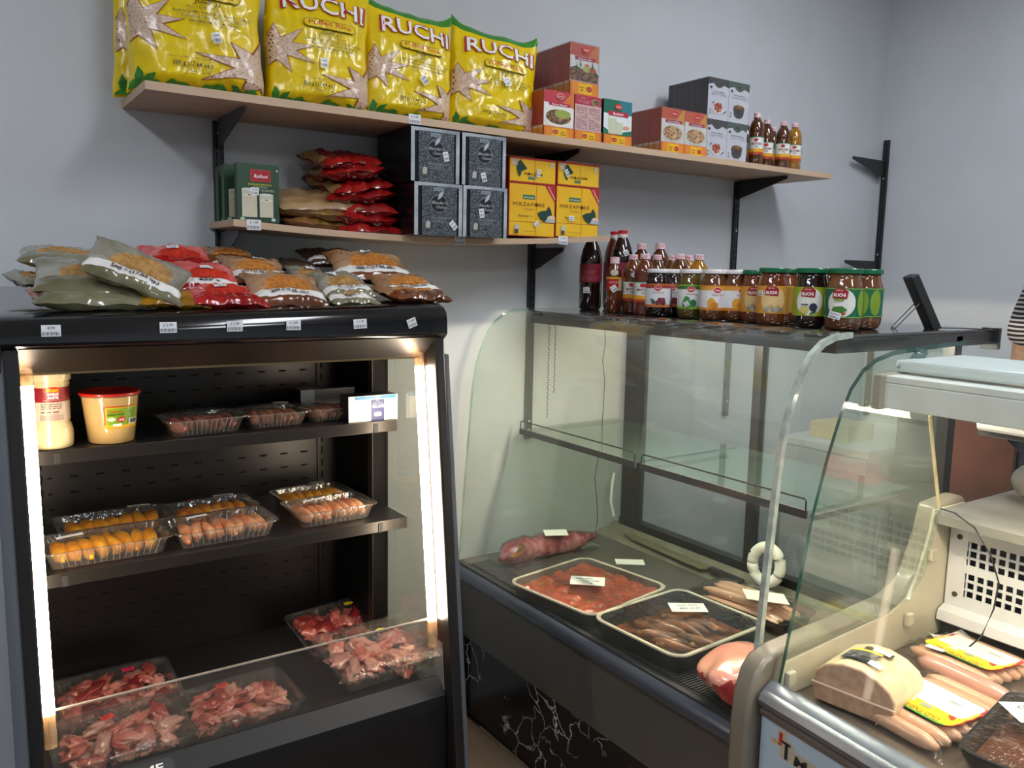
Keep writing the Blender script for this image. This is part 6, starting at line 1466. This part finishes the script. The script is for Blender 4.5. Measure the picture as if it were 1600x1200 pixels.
V = [(0, 0, .88), (0, -.01, 1.02), (0, -.01, 1.18), (0, 0, 1.31), (0, -.005, 1.40), (0, -.025, 1.48), (0, -.02, 1.57),
     (-.17, 0, 1.29), (-.215, .02, 1.15), (-.225, .02, 1.03), (-.19, -.10, .98), (-.13, -.20, .97), (-.11, -.25, .965),
     (.17, 0, 1.29), (.215, .02, 1.15), (.225, .02, 1.03), (.19, -.10, .98), (.13, -.20, .97), (.11, -.25, .965),
     (-.09, 0, .82), (-.10, -.01, .47), (-.10, .01, .10), (-.10, -.12, .035), (.09, 0, .82), (.10, -.01, .47), (.10, .01, .10), (.10, -.12, .035)]
E_ = [(0, 1), (1, 2), (2, 3), (3, 4), (4, 5), (5, 6), (3, 7), (7, 8), (8, 9), (9, 10), (10, 11), (11, 12), (3, 13), (13, 14), (14, 15), (15, 16), (16, 17), (17, 18), (0, 19), (19, 20), (20, 21), (21, 22), (0, 23), (23, 24), (24, 25), (25, 26)]
RR = [(.15, .11), (.135, .10), (.155, .11), (.09, .07), .05, .085, .075, .058, .048, .040, .036, .028, .030, .058, .048, .040, .036, .028, .030, .085, .055, .042, .035, .085, .055, .042, .035]
def with_skin(name, V, E, RR, m_):
    me = bpy.data.meshes.new(name); me.from_pydata(V, E, []); o = bpy.data.objects.new(name, me); COL.objects.link(o); o.parent = pt
    bm = bmesh.new(); bm.from_mesh(me); lay = bm.verts.layers.skin.verify(); bm.verts.ensure_lookup_table()
    for i, r_ in enumerate(RR): bm.verts[i][lay].radius = r_ if isinstance(r_, tuple) else (r_, r_)
    bm.verts[0][lay].use_root = True; bm.to_mesh(me); bm.free()
    md = o.modifiers.new('skin', 'SKIN'); md.use_smooth_shade = True
    sd = o.modifiers.new('sub', 'SUBSURF'); sd.levels = 2; sd.render_levels = 2; me.materials.append(m_); return o
with_skin('body', V, E_, RR, M_SKIN)
# striped top: torso + short sleeves
ms = bpy.data.materials.new('striped_fabric'); ms.use_nodes = True; nt = ms.node_tree; N = nt.nodes; L = nt.links; bs = N['Principled BSDF']; bs.inputs['Roughness'].default_value = .85
tc = N.new('ShaderNodeTexCoord'); wv = N.new('ShaderNodeTexWave'); wv.bands_direction = 'Z'; wv.inputs['Scale'].default_value = 26; wv.inputs['Distortion'].default_value = 1.2; wv.inputs['Detail'].default_value = 1; wv.inputs['Detail Scale'].default_value = .6
L.new(tc.outputs['Object'], wv.inputs['Vector']); cr = N.new('ShaderNodeValToRGB'); cr.color_ramp.interpolation = 'CONSTANT'; cr.color_ramp.elements[0].color = (.015, .014, .018, 1); cr.color_ramp.elements[1].position = .6; cr.color_ramp.elements[1].color = (.55, .53, .54, 1); L.new(wv.outputs['Fac'], cr.inputs[0]); L.new(cr.outputs[0], bs.inputs['Base Color'])
with_skin('striped_top', [(0, 0, .90), (0, -.01, 1.02), (0, -.01, 1.18), (0, 0, 1.30), (0, 0, 1.345), (-.17, 0, 1.285), (-.208, .015, 1.19), (-.216, .02, 1.12), (.17, 0, 1.285), (.208, .015, 1.19), (.216, .02, 1.12)],
          [(0, 1), (1, 2), (2, 3), (3, 4), (3, 5), (5, 6), (6, 7), (3, 8), (8, 9), (9, 10)], [(.165, .125), (.15, .115), (.17, .125), (.105, .085), (.07, .06), .076, .070, .072, .076, .070, .072], ms)
with_skin('trousers', [(0, 0, .93), (-.09, 0, .82), (-.10, -.01, .47), (-.10, .01, .12), (.09, 0, .82), (.10, -.01, .47), (.10, .01, .12)], [(0, 1), (1, 2), (2, 3), (0, 4), (4, 5), (5, 6)], [(.16, .12), .098, .068, .055, .098, .068, .055], mat('trousers', (36, 38, 48), rough=.8))
b = MB(); b.blob((0, -.012, 1.585), .092, .098, .082, 3, .05, 1.5, 3); b.build('hair', mat('hair', (28, 22, 20), rough=.6), pt, smooth='all')
